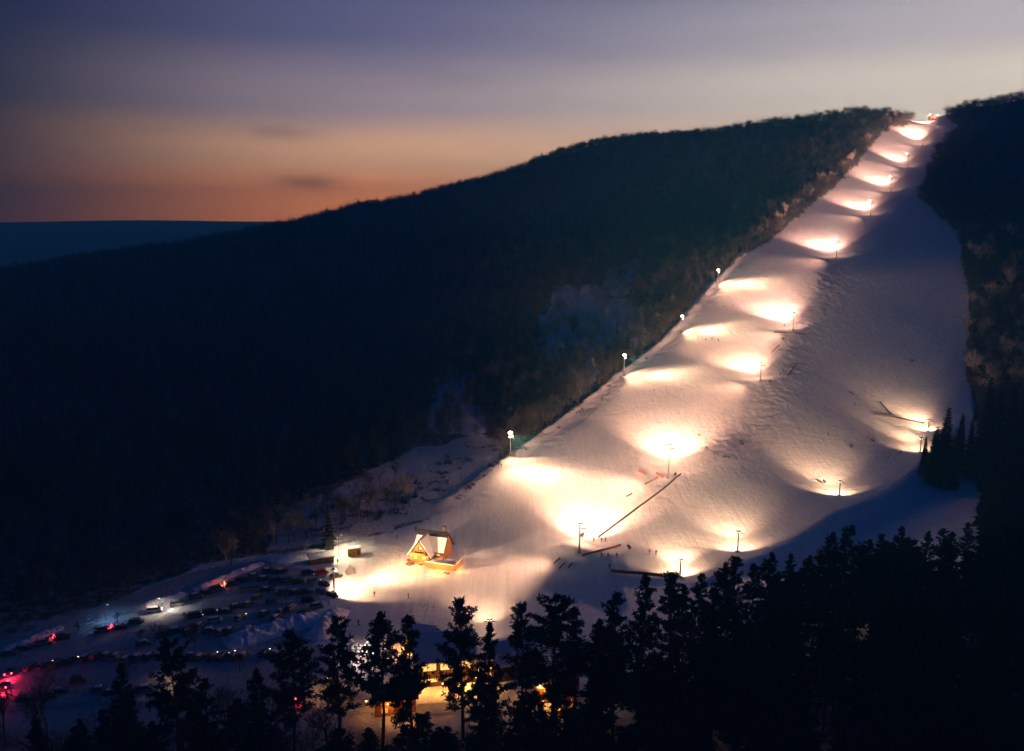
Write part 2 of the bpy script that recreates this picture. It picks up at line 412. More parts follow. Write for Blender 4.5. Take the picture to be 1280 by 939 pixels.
# ------------------------------------------------------------------ ground sheet
def make_ground():
    ny, nx = GX.shape
    v = np.stack([GX, GY, GZ], -1).reshape(-1, 3)
    idx = np.arange(ny*nx).reshape(ny, nx)
    f = np.stack([idx[:-1, :-1], idx[:-1, 1:], idx[1:, 1:], idx[1:, :-1]], -1).reshape(-1, 4)
    me = bpy.data.meshes.new('ground')
    me.vertices.add(len(v)); me.vertices.foreach_set('co', v.ravel())
    me.loops.add(f.size); me.loops.foreach_set('vertex_index', f.ravel())
    me.polygons.add(len(f)); me.polygons.foreach_set('loop_start', np.arange(0, f.size, 4)); me.polygons.foreach_set('loop_total', np.full(len(f), 4))
    me.polygons.foreach_set('use_smooth', np.ones(len(f), bool))
    me.update(calc_edges=True)
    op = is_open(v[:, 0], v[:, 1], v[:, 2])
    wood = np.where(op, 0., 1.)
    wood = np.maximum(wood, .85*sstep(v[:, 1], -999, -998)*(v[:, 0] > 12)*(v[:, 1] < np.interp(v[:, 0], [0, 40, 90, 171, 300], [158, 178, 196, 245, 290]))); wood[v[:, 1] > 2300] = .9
    wood = np.maximum(wood, .88*(1-sstep(v[:, 1], 168, 176))*(v[:, 1] > 60))  # ground below the road painted darker, standing in for its deep shade
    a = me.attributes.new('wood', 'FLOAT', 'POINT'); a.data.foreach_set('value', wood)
    px, py = proj(v[:, 0], v[:, 1], v[:, 2])
    rg = np.zeros(len(v))
    for poly, s in ((CLEAR[2], .8), ([(1020,318),(1062,322),(1040,400),(1010,450),(960,500),(930,560),(890,575),(920,520),(975,455),(1005,400)], .38), ([(-60,790),(330,690),(430,690),(420,780),(330,870),(-60,900)], .3), ([(560,610),(740,485),(760,490),(600,610)], .4)):
        rg = np.maximum(rg, inpoly(px, py, poly)*s)
    a = me.attributes.new('rough', 'FLOAT', 'POINT'); a.data.foreach_set('value', rg)
    wr = np.zeros(len(v))  # lot snow trodden and also painted dimmer; clearings only dimmed, as if in shade
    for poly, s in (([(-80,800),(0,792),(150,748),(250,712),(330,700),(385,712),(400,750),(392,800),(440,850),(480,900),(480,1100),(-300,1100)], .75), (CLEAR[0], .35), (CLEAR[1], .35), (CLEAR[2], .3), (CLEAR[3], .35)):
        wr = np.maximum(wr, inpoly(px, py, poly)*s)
    a = me.attributes.new('worn_dimmed', 'FLOAT', 'POINT'); a.data.foreach_set('value', wr)
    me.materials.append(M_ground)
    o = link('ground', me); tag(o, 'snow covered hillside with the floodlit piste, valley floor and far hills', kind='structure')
make_ground()

# ------------------------------------------------------------------ copies
CH = {}
def child(o, p): CH.setdefault(p.name, []).append(o); return o
def copy_thing(proto, loc, rz, s, label, group=None, color=None, cat=None, tilt=None):
    c = proto.copy(); COL.objects.link(c)
    c.location = loc; c.rotation_euler = (tilt[0], tilt[1], rz) if tilt else (0, 0, rz); c.scale = (s, s, s) if not hasattr(s, '__len__') else s
    tag(c, label, cat, group)
    if group is None and 'group' in c: del c['group']
    def rec(src, dst):
        for k in PROTO_KIDS.get(src.name, []):
            d = k.copy(); COL.objects.link(d); d.parent = dst
            if color and k.name.split('.')[0] in ('body', 'roof', 'jacket', 'door'): d.color = color
            rec(k, d)
    rec(proto, c)
    return c
PROTO_KIDS = {}
def part(name, me, parent, loc=None, rot=None):
    o = link(name, me, parent, loc, rot); PROTO_KIDS.setdefault(parent.name, []).append(o); return o
PROTOS = []
def drop_protos():
    for p in PROTOS:
        def rec(o):
            for k in PROTO_KIDS.get(o.name, []): rec(k)
            bpy.data.objects.remove(o, do_unlink=True)
        rec(p)

# ------------------------------------------------------------------ trees
def needle_tuft(mb, c, r, n, rg, up=.25, mi=0):
    for _ in range(n):
        d = Vector((rg.gauss(0, 1), rg.gauss(0, 1), rg.gauss(up, .75))).normalized()
        s = d.orthogonal().normalized()
        s = (Matrix.Rotation(rg.uniform(0, 6.28), 3, d) @ s)*r*rg.uniform(.08, .17)
        e = c+d*r*rg.uniform(.65, 1.15)
        st = c+d*r*.08
        mb.add([st-s*.5, st+s*.5, st+(e-st)*.6+s, e, st+(e-st)*.5-s], [(0, 1, 2, 3, 4)], mi)
def pine_meshes(seed, Ht=28., bare=.42, spread=4.2, dens=1.0):
    rg = random.Random(seed)
    tr = MB(); cr = MB()
    bend = [Vector((0, 0, 0))]
    x = y = 0
    N = 9
    for i in range(1, N+1):
        x += rg.uniform(-.22, .22); y += rg.uniform(-.22, .22)
        bend.append(Vector((x, y, Ht*i/N)))
    rs = [.34*(1-.9*i/N)+.02 for i in range(N+1)]
    tr.tube([bend[0]-Vector((0, 0, 1.5))]+bend, [.42]+rs, 7)
    def tp(h):
        k = min(N-1, int(h/Ht*N)); t = h/Ht*N-k
        return bend[k].lerp(bend[k+1], t)
    nb = int(64*dens)
    for i in range(nb):
        t = (i+rg.random())/nb
        h = Ht*(bare+(1-bare)*t*.985)
        prof = (math.sin(min(1, (t+.12)*1.25)*math.pi*.62)**.8)*(1-t)**.55*1.25+.12
        if seed % 2 == 0: prof = (1-t)**.8*1.05+.10
        L = spread*1.12*prof*rg.uniform(.5, 1.25)
        a = rg.uniform(0, 6.28) + i*2.4
        base = tp(h)
        rise = rg.uniform(-.05, .45)+.5*t
        tip = base+Vector((math.cos(a)*L, math.sin(a)*L, L*rise))
        midp = base.lerp(tip, .5)+Vector((0, 0, -.08*L))
        tr.tube([base, midp, tip], [.09*(1-t*.5), .055, .02], 3, cap=False)
        nt = max(4, int(L*4.2))
        for k in range(nt):
            u = .35+.7*(k+rg.random())/nt
            c = base.lerp(tip, min(1.05, u))+Vector((rg.gauss(0, .30), rg.gauss(0, .30), rg.gauss(.12, .2)))*L*.28
            needle_tuft(cr, c, rg.uniform(.50, .95), 12, rg)
    for k in range(5): needle_tuft(cr, bend[-1]+Vector((0, 0, -.3*k)), .8-.03*k, 12, rg, .8)
    return tr, cr
def spruce_meshes(seed, Ht=20., spread=3.6, whorls=30, per=9, fine=True):
    rg = random.Random(seed); tr = MB(); cr = MB()
    tr.tube([(0, 0, -1.2), (0, 0, Ht*.5), (0, 0, Ht)], [.32, .18, .02], 6)
    for i in range(whorls):
        t = (i+.5)/whorls; h = Ht*(.06+.93*t); L0 = spread*(1-t)**.85+.18
        for k in range(per):
            a = 6.283*k/per + i*.7+rg.uniform(-.25, .25); L = L0*rg.uniform(.65, 1.15)
            dr = Vector((math.cos(a), math.sin(a), 0)); sd = Vector((-dr.y, dr.x, 0))
            b = Vector((0, 0, h)); m = b+dr*L*.55+Vector((0, 0, -.13*L)); e = b+dr*L+Vector((0, 0, -.30*L+.12))
            wd = .20*L+.16
            cr.add([b, m+sd*wd, m-sd*wd, e], [(0, 1, 3, 2)])
            cr.add([b+Vector((0, 0, -.1)), m+Vector((0, 0, -.5*wd-.35)), e], [(0, 1, 2)])
            if fine:
                for _ in range(3):
                    u = rg.uniform(.4, 1); c = b.lerp(e, u)+sd*rg.uniform(-1, 1)*wd
                    d = (dr+sd*rg.uniform(-.9, .9)+Vector((0, 0, rg.uniform(-.7, .1)))).normalized()
                    s = d.orthogonal().normalized()*.12
                    cr.add([c-s, c+s, c+d*rg.uniform(.35, .7)], [(0, 1, 2)])
    return tr, cr
def bare_meshes(seed, Ht=13., depth=4, sides=3):
    rg = random.Random(seed); tr = MB(); cr = MB()
    def grow(mb, p, d, L, r, lev):
        e = p+d*L
        mb2 = tr if lev == 0 else cr
        if lev >= depth-1:
            s = d.orthogonal().normalized(); s = (Matrix.Rotation(rg.uniform(0, 6.28), 3, d) @ s)*max(r, .035)
            mb2.add([p-s, p+s, e], [(0, 1, 2)])
        else: mb2.tube([p, p.lerp(e, .5)+Vector((rg.gauss(0, .03), rg.gauss(0, .03), 0))*L, e], [r, r*.8, r*.6], 5 if lev == 0 else sides, cap=False)
        if lev >= depth: return
        n = (5, 4, 4, 5, 4)[min(lev, 4)]+rg.randint(0, 2)
        for i in range(n):
            t = rg.uniform(.35, 1.0) if lev else rg.uniform(.42, 1.0)
            q_ = p.lerp(e, t)
            ang = rg.uniform(.35, .85); ax = Matrix.Rotation(rg.uniform(0, 6.28), 3, d) @ d.orthogonal().normalized()
            nd = (Matrix.Rotation(ang, 3, ax) @ d); nd = (nd+Vector((0, 0, .22))).normalized()
            grow(mb, q_, nd, L*rg.uniform(.45, .68), r*.5, lev+1)
    grow(tr, Vector((0, 0, -.6)), Vector((rg.gauss(0, .05), rg.gauss(0, .05), 1)).normalized(), Ht*.55, .2, 0)
    return tr, cr
def shrub_mesh(seed, r=1.0, n=90):
    rg = random.Random(seed); cr = MB()
    cl = [(rg.gauss(0, .9)*r, rg.gauss(0, .45)*r, rg.uniform(.3, 1.1)) for _ in range(6)]
    for i in range(n):
        cx, cy, ch = cl[rg.randrange(6)]
        d = Vector((rg.gauss(0, .5), rg.gauss(0, .5), rg.uniform(.5, 1.2))).normalized()
        b = Vector((cx+rg.gauss(0, .18)*r, cy+rg.gauss(0, .18)*r, -.1))
        L = r*ch*rg.uniform(.4, 1.3); e = b+d*L; s = d.orthogonal().normalized()*.045*r
        m = b.lerp(e, .55)+Vector((rg.gauss(0, .05), rg.gauss(0, .05), .03))
        cr.add([b-s, b+s, m+s*.7, e, m-s*.7], [(0, 1, 2, 3, 4)])
        for _ in range(2):
            f = m+Vector((rg.gauss(0, 1), rg.gauss(0, 1), rg.uniform(-.1, 1)))*.26*r*ch
            cr.add([m-s*.6, m+s*.6, f], [(0, 1, 2)])
    return cr

def tree_proto(name, meshes, bark, leaf):
    e = empty(name)
    part('trunk', meshes[0].mesh('trunk', bark), e)
    part('crown', meshes[1].mesh('crown', leaf), e)
    PROTOS.append(e); return e
PINES = [tree_proto('pine_tree', pine_meshes(s, 28, b, sp, dn), M_bark, M_needle) for s, b, sp, dn in ((1, .28, 3.6, 1.1), (2, .30, 4.0, 1.1), (3, .22, 3.4, 1.2), (4, .40, 4.2, 1.0), (5, .26, 4.2, 1.25), (6, .12, 3.9, 1.4))]
SPRUCES = [tree_proto('spruce_tree', spruce_meshes(s, 20, sp), M_bark, M_spruce) for s, sp in ((11, 3.4), (12, 2.9), (13, 3.9))]
M_frost_lit = mat('frosted_twigs_lit', (.42, .38, .36), .95, noise=(.4, .3))  # frost colour lightened, standing in for lamplight these trees miss
BARES = [tree_proto('bare_tree', bare_meshes(s, 13), M_bark, m) for s, m in ((21, M_twig), (22, M_frost), (23, M_twig), (24, M_frost), (25, M_twig), (26, M_frost_lit), (27, M_frost_lit))]
ntree = 0
def put_pine(px, ty, Y, label, group=None, v=None, proto=PINES):
    """a tree whose top stands at this height, rooted on the ground at distance Y"""
    global ntree
    p = at(px, ty, Y); g = ground(p[0], p[1]); h = p[2]-g
    k = rnd.randrange(len(proto)) if v is None else v
    base = 28. if proto is PINES else (20. if proto is SPRUCES else 13.)
    s = max(6., min(38., h))/base
    ntree += 1
    sxy = s*rnd.uniform(.9, 1.12)
    return copy_thing(proto[k], (p[0], p[1], g-.1), rnd.uniform(0, 6.28), (sxy, sxy, s), label, group, cat='pine tree' if proto is PINES else ('spruce tree' if proto is SPRUCES else 'bare tree'), tilt=(rnd.gauss(0, .012), rnd.gauss(0, .012)))
HERO = [
 (420,772,166,'tall pine left of the two slim pines, in front of the base lodge lights',0),
 (472,768,163,'slim bare trunked pine before the orange lit hut, left one of a close pair',3),
 (512,772,161,'slim bare trunked pine beside the orange lit hut, right one of a close pair',1),
 (577,750,168,'tall twin topped pine in front of the right end of the snow roofed lodge',2),
 (360,792,166,'pine standing alone at the trodden snow bank below the parked cars',4),
 (322,838,158,'broad dark pine left of the lone pine at the snow bank',5),
 (612,782,165,'dark bushy pine right of the lodge roof with a pointed top',5),
 (652,757,172,'small crowned pine rising against the lit snow, midway between lodge and first mast',0),
 (692,745,167,'tallest pine directly below the first mast, standing against the bright snow heap',4),
 (722,762,169,'flat topped pine just right of the tallest pine below the mast',1),
 (768,742,174,'leaning narrow pine against the lit heap, left of the big dark pine at the barrier',2),
 (802,716,172,'big dark pine whose top overlaps the barrier at the right end of the snow heap',5),
 (748,775,168,'low pine gap filler between the flat topped pine and the leaning pine',3),
 (212,800,163,'dark round headed pine in the car park, tallest on the left side',4),
 (150,832,160,'dark pine beside the road on the left, in front of the second row of cars',1),
 (255,850,158,'low dark pine left of the roadside rail lamp',2),
]
for px, ty, Y, lb, v in HERO: put_pine(px, ty, Y, lb, None, v)
# the pine wood that fills the lower right: back edge climbs to the right
EDGE = [(840,716),(858,728),(880,722),(905,700),(922,692),(945,708),(965,694),(990,688),(1012,690),(1040,668),(1062,660),(1085,672),(1105,668),(1130,656),(1160,668),(1180,664),(1210,650),(1235,642),(1262,636),(1285,640)]
for px, ty in EDGE:
    Y = np.interp(px, [800, 900, 1280], [176, 196, 240])
    put_pine(px, ty+rnd.uniform(-4, 6), Y+rnd.uniform(-4, 4), 'dark pine at the top edge of the lower right pine wood, against the snow', 'pines along the upper edge of the lower right wood')
def zone(a, b):
    h = 'near the chalet' if a < 760 else ('below the brightest piste corner' if a < 930 else ('below the blue snow bank' if a < 1120 else 'under the spruce clump'))
    v = 'top row' if b < 760 else ('middle rows' if b < 850 else 'front row')
    return 'dark pine in the unlit wood %s, %s' % (h, v)
cnt = 0; placed = []
for _ in range(6000):
    if cnt >= 205: break
    Y = rnd.uniform(112, 232); px = rnd.uniform(600, 1330)
    lim = np.interp(px, [600, 820, 900, 1280], [150, 166, 190, 234])
    if Y > lim: continue
    x = (px-640)/F*Y/.92
    if any((x-a)**2+(Y-b)**2 < 4.3**2 for a, b in placed): continue
    g = ground(x, Y); h = rnd.choice([rnd.uniform(9, 18), rnd.uniform(21, 29), rnd.uniform(21, 29)])
    a_, b_ = proj(x, Y, g+h)
    ty_min = np.interp(a_, [600, 700, 760, 820, 900, 1000, 1100, 1280], [815, 812, 800, 752, 712, 698, 678, 650])
    if b_ > 1000: continue
    if b_ < ty_min:
        pt = at(a_, ty_min+rnd.uniform(0, 14), Y); h = pt[2]-g
        if h < 9: continue
    placed.append((x, Y)); cnt += 1; ntree += 1
    k = rnd.randrange(6); s = h/28; sx = s*rnd.uniform(1.0, 1.35)
    copy_thing(PINES[k], (x, Y, g-.1), rnd.uniform(0, 6.28), (sx, sx, s), zone(a_, b_), 'pines inside the lower right wood', cat='pine tree', tilt=(rnd.gauss(0, .015), rnd.gauss(0, .015)))
for i in range(26):
    px = rnd.uniform(380, 640); Y = rnd.uniform(136, 160); x = (px-640)/F*Y/.9; g = ground(x, Y); k = rnd.randrange(6); s_ = rnd.uniform(6, 13)/28; ntree += 1
    copy_thing(PINES[k], (x, Y, g-.1), rnd.uniform(0, 6.28), (s_*1.8, s_*1.8, s_), 'low bushy young pine below the road in front of the base huts', 'young pines in front of the base huts', cat='pine tree')
# thin dark trees in front of the road, lower left
for i in range(15):
    px = rnd.uniform(10, 330); Y = rnd.uniform(140, 158)
    put_pine(px, rnd.uniform(872, 925), Y, 'thin dark young pine below the roadside rail, lower left', 'young pines below the road', v=rnd.choice([1, 3]))
for i in range(34):
    px = rnd.uniform(-10, 430); Y = rnd.uniform(128, 172); h_ = Vector(((px-640)/F*Y/.90, Y, 0)); h_.z = ground(h_.x, Y)-.2; ntree += 1
    copy_thing(BARES[rnd.randrange(5)], h_, rnd.uniform(0, 6.28), rnd.uniform(.8, 1.5), 'thin leafless tree over blue snow below the road, lower left', 'leafless trees below the road', cat='bare tree')
for px, py, s_ in [(344,741,.42),(322,754,.4),(352,752,.36),(200,802,.55),(240,797,.5),(243,805,.42),(148,777,.35),(97,788,.3),(285,800,.4),(232,775,.3),(178,800,.38),(372,745,.3),(160,848,.5),(95,862,.4),(300,835,.45)]:
    h_ = hit(px, py+4); ntree += 1
    copy_thing(BARES[rnd.choice([0, 2, 4])], h_, rnd.uniform(0, 6.28), (s_*1.5, s_*1.5, s_), 'low bushy leafless tree standing between the rows of parked cars', 'bushy trees in the car park', cat='bare tree')
# spruces on the dark side of the piste
for px, ty, Y, lb, v in [(1186,508,352,'tallest spruce of the dark clump beside the lit right edge of the piste',0),(1158,545,346,'short leftmost spruce of the clump, low branches lit behind',1),(1203,516,356,'second tallest spruce of the clump, close right of the tallest',1),(1172,532,340,'broad spruce in front of the tallest one in the clump',2),(1217,524,358,'narrow rightmost spruce of the clump with lamplight behind it',1),(1195,545,338,'low broad spruce at the front of the clump, nearest the blue snow',0)]:
    put_pine(px, ty, Y, lb, None, v, SPRUCES)
# conifers of the wood on the right edge
for px, ty, Y in [(1238,495,345),(1255,482,350),(1272,470,356),(1288,478,345),(1248,520,330),(1268,510,326),(1290,500,322),(1262,548,312),(1282,540,306),(1246,560,318),(1228,585,330),(1240,575,285),(1252,568,280),(1264,580,276),(1276,570,282),(1290,578,272),(1246,600,268),(1262,606,262),(1280,600,264),(1236,598,290),(1296,560,290),(1270,556,296),(1284,548,300),(1240,470,395),(1222,500,400)]:
    put_pine(px, ty, Y, 'dark conifer of the black wood at the right edge above the blue snow', 'conifers at the right edge wood', None, SPRUCES)
# hardwoods in lamplight below the left edge of the piste
for i in range(96):
    t = i/95
    px = 262+t*250+rnd.uniform(-14, 14); by = np.interp(px, [262, 330, 420, 520], [706, 678, 652, 622])+rnd.uniform(-28, 12)
    h_ = hit(px, by); ntree += 1
    copy_thing(BARES[rnd.choice([1, 3, 5, 6, 0, 4])], h_-Vector((0, 0, .2)), rnd.uniform(0, 6.28), rnd.uniform(.55, 1.0), 'leafless tree in faint lamplight on the bank left of the yellow hut', 'leafless trees along the lower left bank', cat='bare tree')
for i in range(26):
    t = i/25
    px = np.interp(t, [0, 1], [640, 990])+rnd.uniform(-14, 8); by = np.interp(px, [600, 640, 700, 750, 822, 880, 930, 980], [580, 552, 508, 470, 412, 350, 300, 254])-rnd.uniform(0, 18)
    h_ = hit(px, by); ntree += 1
    copy_thing(BARES[rnd.randrange(5)], h_-Vector((0, 0, .2)), rnd.uniform(0, 6.28), rnd.uniform(.6, 1.0), 'leafless tree at the forest edge behind the left row of floodlights', 'leafless trees behind the left lamp row', cat='bare tree')
for i in range(22):
    t = i/21; px = np.interp(t, [0, 1], [955, 1128])+rnd.uniform(-12, 2); by = np.interp(px, [925, 965, 1003, 1037, 1066, 1086, 1104, 1136], [318, 293, 260, 232, 206, 180, 160, 152])-rnd.uniform(0, 6)
    h_ = hit(px, by); ntree += 1
    copy_thing(BARES[rnd.choice([1, 5, 6])], h_-Vector((0, 0, .2)), rnd.uniform(0, 6.28), rnd.uniform(.9, 1.5), 'frosted leafless tree glowing pink along the left edge of the narrow upper piste', 'frosted trees beside the upper piste', cat='bare tree')
for i in range(52):
    px = rnd.uniform(1208, 1292); by = rnd.uniform(300, 500)
    h_ = hit(px, by); ntree += 1
    copy_thing(BARES[rnd.choice([5, 6, 1])], h_-Vector((0, 0, .2)), rnd.uniform(0, 6.28), rnd.uniform(1.0, 1.6), 'frosted leafless tree on the upper right slope beside the unlit piste', 'frosted trees on the upper right slope', cat='bare tree')
print('single trees', ntree)

# ---- the far forest as one mass
def forest():
    src = bpy.data.collections.new('forest_sources')
    M_ft = mat('distant_twigs', (.038, .032, .040), .95, noise=(.3, .4)); M_ff = mat('distant_frosted_twigs', (.060, .066, .078), .95, noise=(.3, .4))
    def one(name, tr, cr, m1, m2):
        mb = MB(); mb.add(tr.v, tr.f, 0); mb.add(cr.v, cr.f, 1)
        o = bpy.data.objects.new(name, mb.mesh(name, [m1, m2])); src.objects.link(o)
    for i in range(4):
        tr, cr = spruce_meshes(40+i, 1.0*17, 2.6+.3*i, 11, 7, False); one('a_spruce_%d' % i, tr, cr, M_bark, M_spruce)
    for i in range(4):
        rg = random.Random(60+i); tr, cr = MB(), MB()
        tr.tube([(0, 0, -1), (0, 0, 6), (.3, 0, 11)], [.22, .15, .05], 4, cap=False)
        for k in range(12):
            a = rg.uniform(0, 6.28); b = Vector((0, 0, rg.uniform(1.5, 10)))
            e = b+Vector((math.cos(a)*2.6, math.sin(a)*2.6, rg.uniform(1, 4)))
            tr.tube([b, e], [.08, .03], 3, cap=False)
            for _ in range(26):
                c = b.lerp(e, rg.uniform(.4, 1.1))+Vector((rg.gauss(0, .8), rg.gauss(0, .8), rg.gauss(0, .8)))
                d = Vector((rg.gauss(0, 1), rg.gauss(0, 1), rg.gauss(.6, 1))).normalized(); s = d.orthogonal().normalized()*.09
                cr.add([c-s, c+s, c+d*rg.uniform(.8, 1.6)], [(0, 1, 2)])
        one('b_hardwood_%d' % i, tr, cr, M_bark, M_ft if i % 2 else M_ff)
    rs = np.random.RandomState(3)
    pts = []
    for (x0, x1, y0, y1, sp) in ((-700, 700, 230, 620, 5.6), (-900, 1000, 620, 1420, 6.6)):
        xs = np.arange(x0, x1, sp); ys = np.arange(y0, y1, sp)
        a, b = np.meshgrid(xs, ys); a = a+rs.uniform(-.48, .48, a.shape)*sp; b = b+rs.uniform(-.48, .48, b.shape)*sp
        pts.append(np.stack([a.ravel(), b.ravel()], 1))
    p = np.concatenate(pts); z = H(p[:, 0], p[:, 1])
    a, b = proj(p[:, 0], p[:, 1], z)
    yr = np.interp(p[:, 0], RX, RY)
    opn = is_open(p[:, 0], p[:, 1], z); inp = inpoly(a, b, PISTE) | inpoly(a, b, CLEAR[2])
    keep = (~opn | (~inp & (rs.rand(len(p)) < .42))) & (a > -60) & (a < 1340) & (b < 900) & (p[:, 1] < yr+np.where(p[:, 0] > 400, 130, 70))
    keep &= rs.rand(len(p)) > .10
    # a few conifers stand in the clearings
    p = p[keep]; z = z[keep]; n = len(p)
    stand = vnoise(p[:, 0]/70, p[:, 1]/70, 12)+rs.uniform(-.22, .22, n)
    frosty = (p[:, 0] > 330) & (rs.rand(n) < .5)
    kind = np.where(stand > .22, rs.randint(0, 4, n), rs.randint(4, 8, n)); kind = np.where(frosty, rs.randint(4, 8, n), kind)
    me = bpy.data.meshes.new('forest'); me.vertices.add(n); me.vertices.foreach_set('co', np.stack([p[:, 0], p[:, 1], z-.3], 1).ravel())
    at_ = me.attributes.new('pick', 'INT', 'POINT'); at_.data.foreach_set('value', kind.astype(np.int32))
    at_ = me.attributes.new('turn', 'FLOAT_VECTOR', 'POINT'); at_.data.foreach_set('vector', np.stack([rs.normal(0, .03, n), rs.normal(0, .03, n), rs.uniform(0, 6.28, n)], 1).ravel())
    s = rs.uniform(.6, 1.1, n)*np.where((p[:, 1] > 700) & (kind < 4), .62, 1)*(1+.25*vnoise(p[:, 0]/40, p[:, 1]/40, 2)); at_ = me.attributes.new('size', 'FLOAT_VECTOR', 'POINT'); at_.data.foreach_set('vector', np.stack([s*rs.uniform(.9, 1.3, n)*np.where(p[:, 1] > 700, 1.35, 1), s*rs.uniform(.9, 1.3, n)*np.where(p[:, 1] > 700, 1.35, 1), s], 1).ravel())
    o = link('forest', me); tag(o, 'dark leafless and conifer forest covering the whole hillside around the piste', kind='stuff')
    ng = bpy.data.node_groups.new('forest_points', 'GeometryNodeTree')
    ng.interface.new_socket('Geometry', in_out='INPUT', socket_type='NodeSocketGeometry'); ng.interface.new_socket('Geometry', in_out='OUTPUT', socket_type='NodeSocketGeometry')
    gi = ng.nodes.new('NodeGroupInput'); go = ng.nodes.new('NodeGroupOutput')
    ip = ng.nodes.new('GeometryNodeInstanceOnPoints'); ci = ng.nodes.new('GeometryNodeCollectionInfo')
    ci.inputs['Collection'].default_value = src; ci.inputs['Separate Children'].default_value = True; ci.inputs['Reset Children'].default_value = True
    def attr(nm, ty):
        a = ng.nodes.new('GeometryNodeInputNamedAttribute'); a.data_type = ty; a.inputs['Name'].default_value = nm; return a.outputs['Attribute']
    L = ng.links.new
    L(gi.outputs[0], ip.inputs['Points']); L(ci.outputs[0], ip.inputs['Instance']); ip.inputs['Pick Instance'].default_value = True
    L(attr('pick', 'INT'), ip.inputs['Instance Index']); L(attr('turn', 'FLOAT_VECTOR'), ip.inputs['Rotation']); L(attr('size', 'FLOAT_VECTOR'), ip.inputs['Scale'])
    L(ip.outputs[0], go.inputs[0])
    md = o.modifiers.new('trees', 'NODES'); md.node_group = ng
    print('forest', n)
forest()

# ------------------------------------------------------------------ scrub
SHR = []
for i in range(5):
    e = shrub_mesh(80+i, 1.0, 70).mesh('shrub', [M_dry, M_dry, M_twig][i % 3]); SHR.append(e)
def shrub(px, py, s, label, group=None):
    h_ = hit(px, py)
    o = link('shrub', SHR[rnd.randrange(5)], None, h_-Vector((0, 0, .02)), (0, 0, rnd.uniform(0, 6.28))); o.scale = (s*rnd.uniform(.9, 1.5), s*rnd.uniform(.8, 1.1), s*rnd.uniform(.8, 1.4))
    tag(o, label, 'shrub', group)
G1 = 'dry shrubs along the unlit right side of the upper piste'
for px, py in [(1044,336),(1030,350),(1026,362),(1040,345),(1022,378),(1018,402),(1021,409),(1012,412),(1000,436),(985,470),(990,460),(996,448),(966,432),(972,440),(980,425),(1005,398),(1016,388)]:
    shrub(px+rnd.uniform(-3, 3), py+rnd.uniform(-2, 2), rnd.uniform(.7, 1.5), 'dark dry shrub among snow ripples on the right side of the upper lit piste', G1)
G2 = 'dry shrubs on the rocky patch mid piste'
for px, py in [(940,545),(935,548),(948,547),(955,540),(962,535),(925,555),(928,552),(905,570),(895,566),(915,560),(932,567),(945,565),(908,573),(880,560),(873,543),(890,531),(905,518),(925,502)]:
    shrub(px+rnd.uniform(-3, 3), py+rnd.uniform(-2, 2), rnd.uniform(.6, 1.3), 'dry shrub on the rough patch right of the second mast', G2)
G3 = 'low shrubs on the bank above the yellow hut'
for i in range(64):
    t = rnd.random(); px = 380+t*250; py = np.interp(px, [380, 450, 520, 600, 630], [672, 655, 630, 585, 570])+rnd.uniform(-38, 6)
    shrub(px, py, rnd.uniform(.9, 2.4), 'leafless shrub on the snowy bank between forest and lower left piste edge', G3)
G4 = 'shrubs along the left rim of the lit piste'
for i in range(30):
    px = rnd.uniform(570, 930); py = np.interp(px, [560, 612, 640, 700, 750, 822, 880, 930], [632, 585, 568, 530, 488, 432, 368, 316])+rnd.uniform(-3, 7)
    shrub(px, py, rnd.uniform(.6, 1.4), 'small dark shrub on the snow rim of the lit piste below the left lamp row', G4)
shrub(1140,452,1.9,'lone spread out dead shrub on the unlit blue piste')
shrub(1065,492,1.5,'upright dark shrub on the dim piste left of the short barrier')
shrub(1090,551,1.3,'small dark shrub above the pool of light of the right lamp')
shrub(1064,558,1.3,'small dark shrub left of and below its twin, above the right lamp pool')
shrub(1102,459,.8,'tiny dark shrub left of the lone dead shrub')

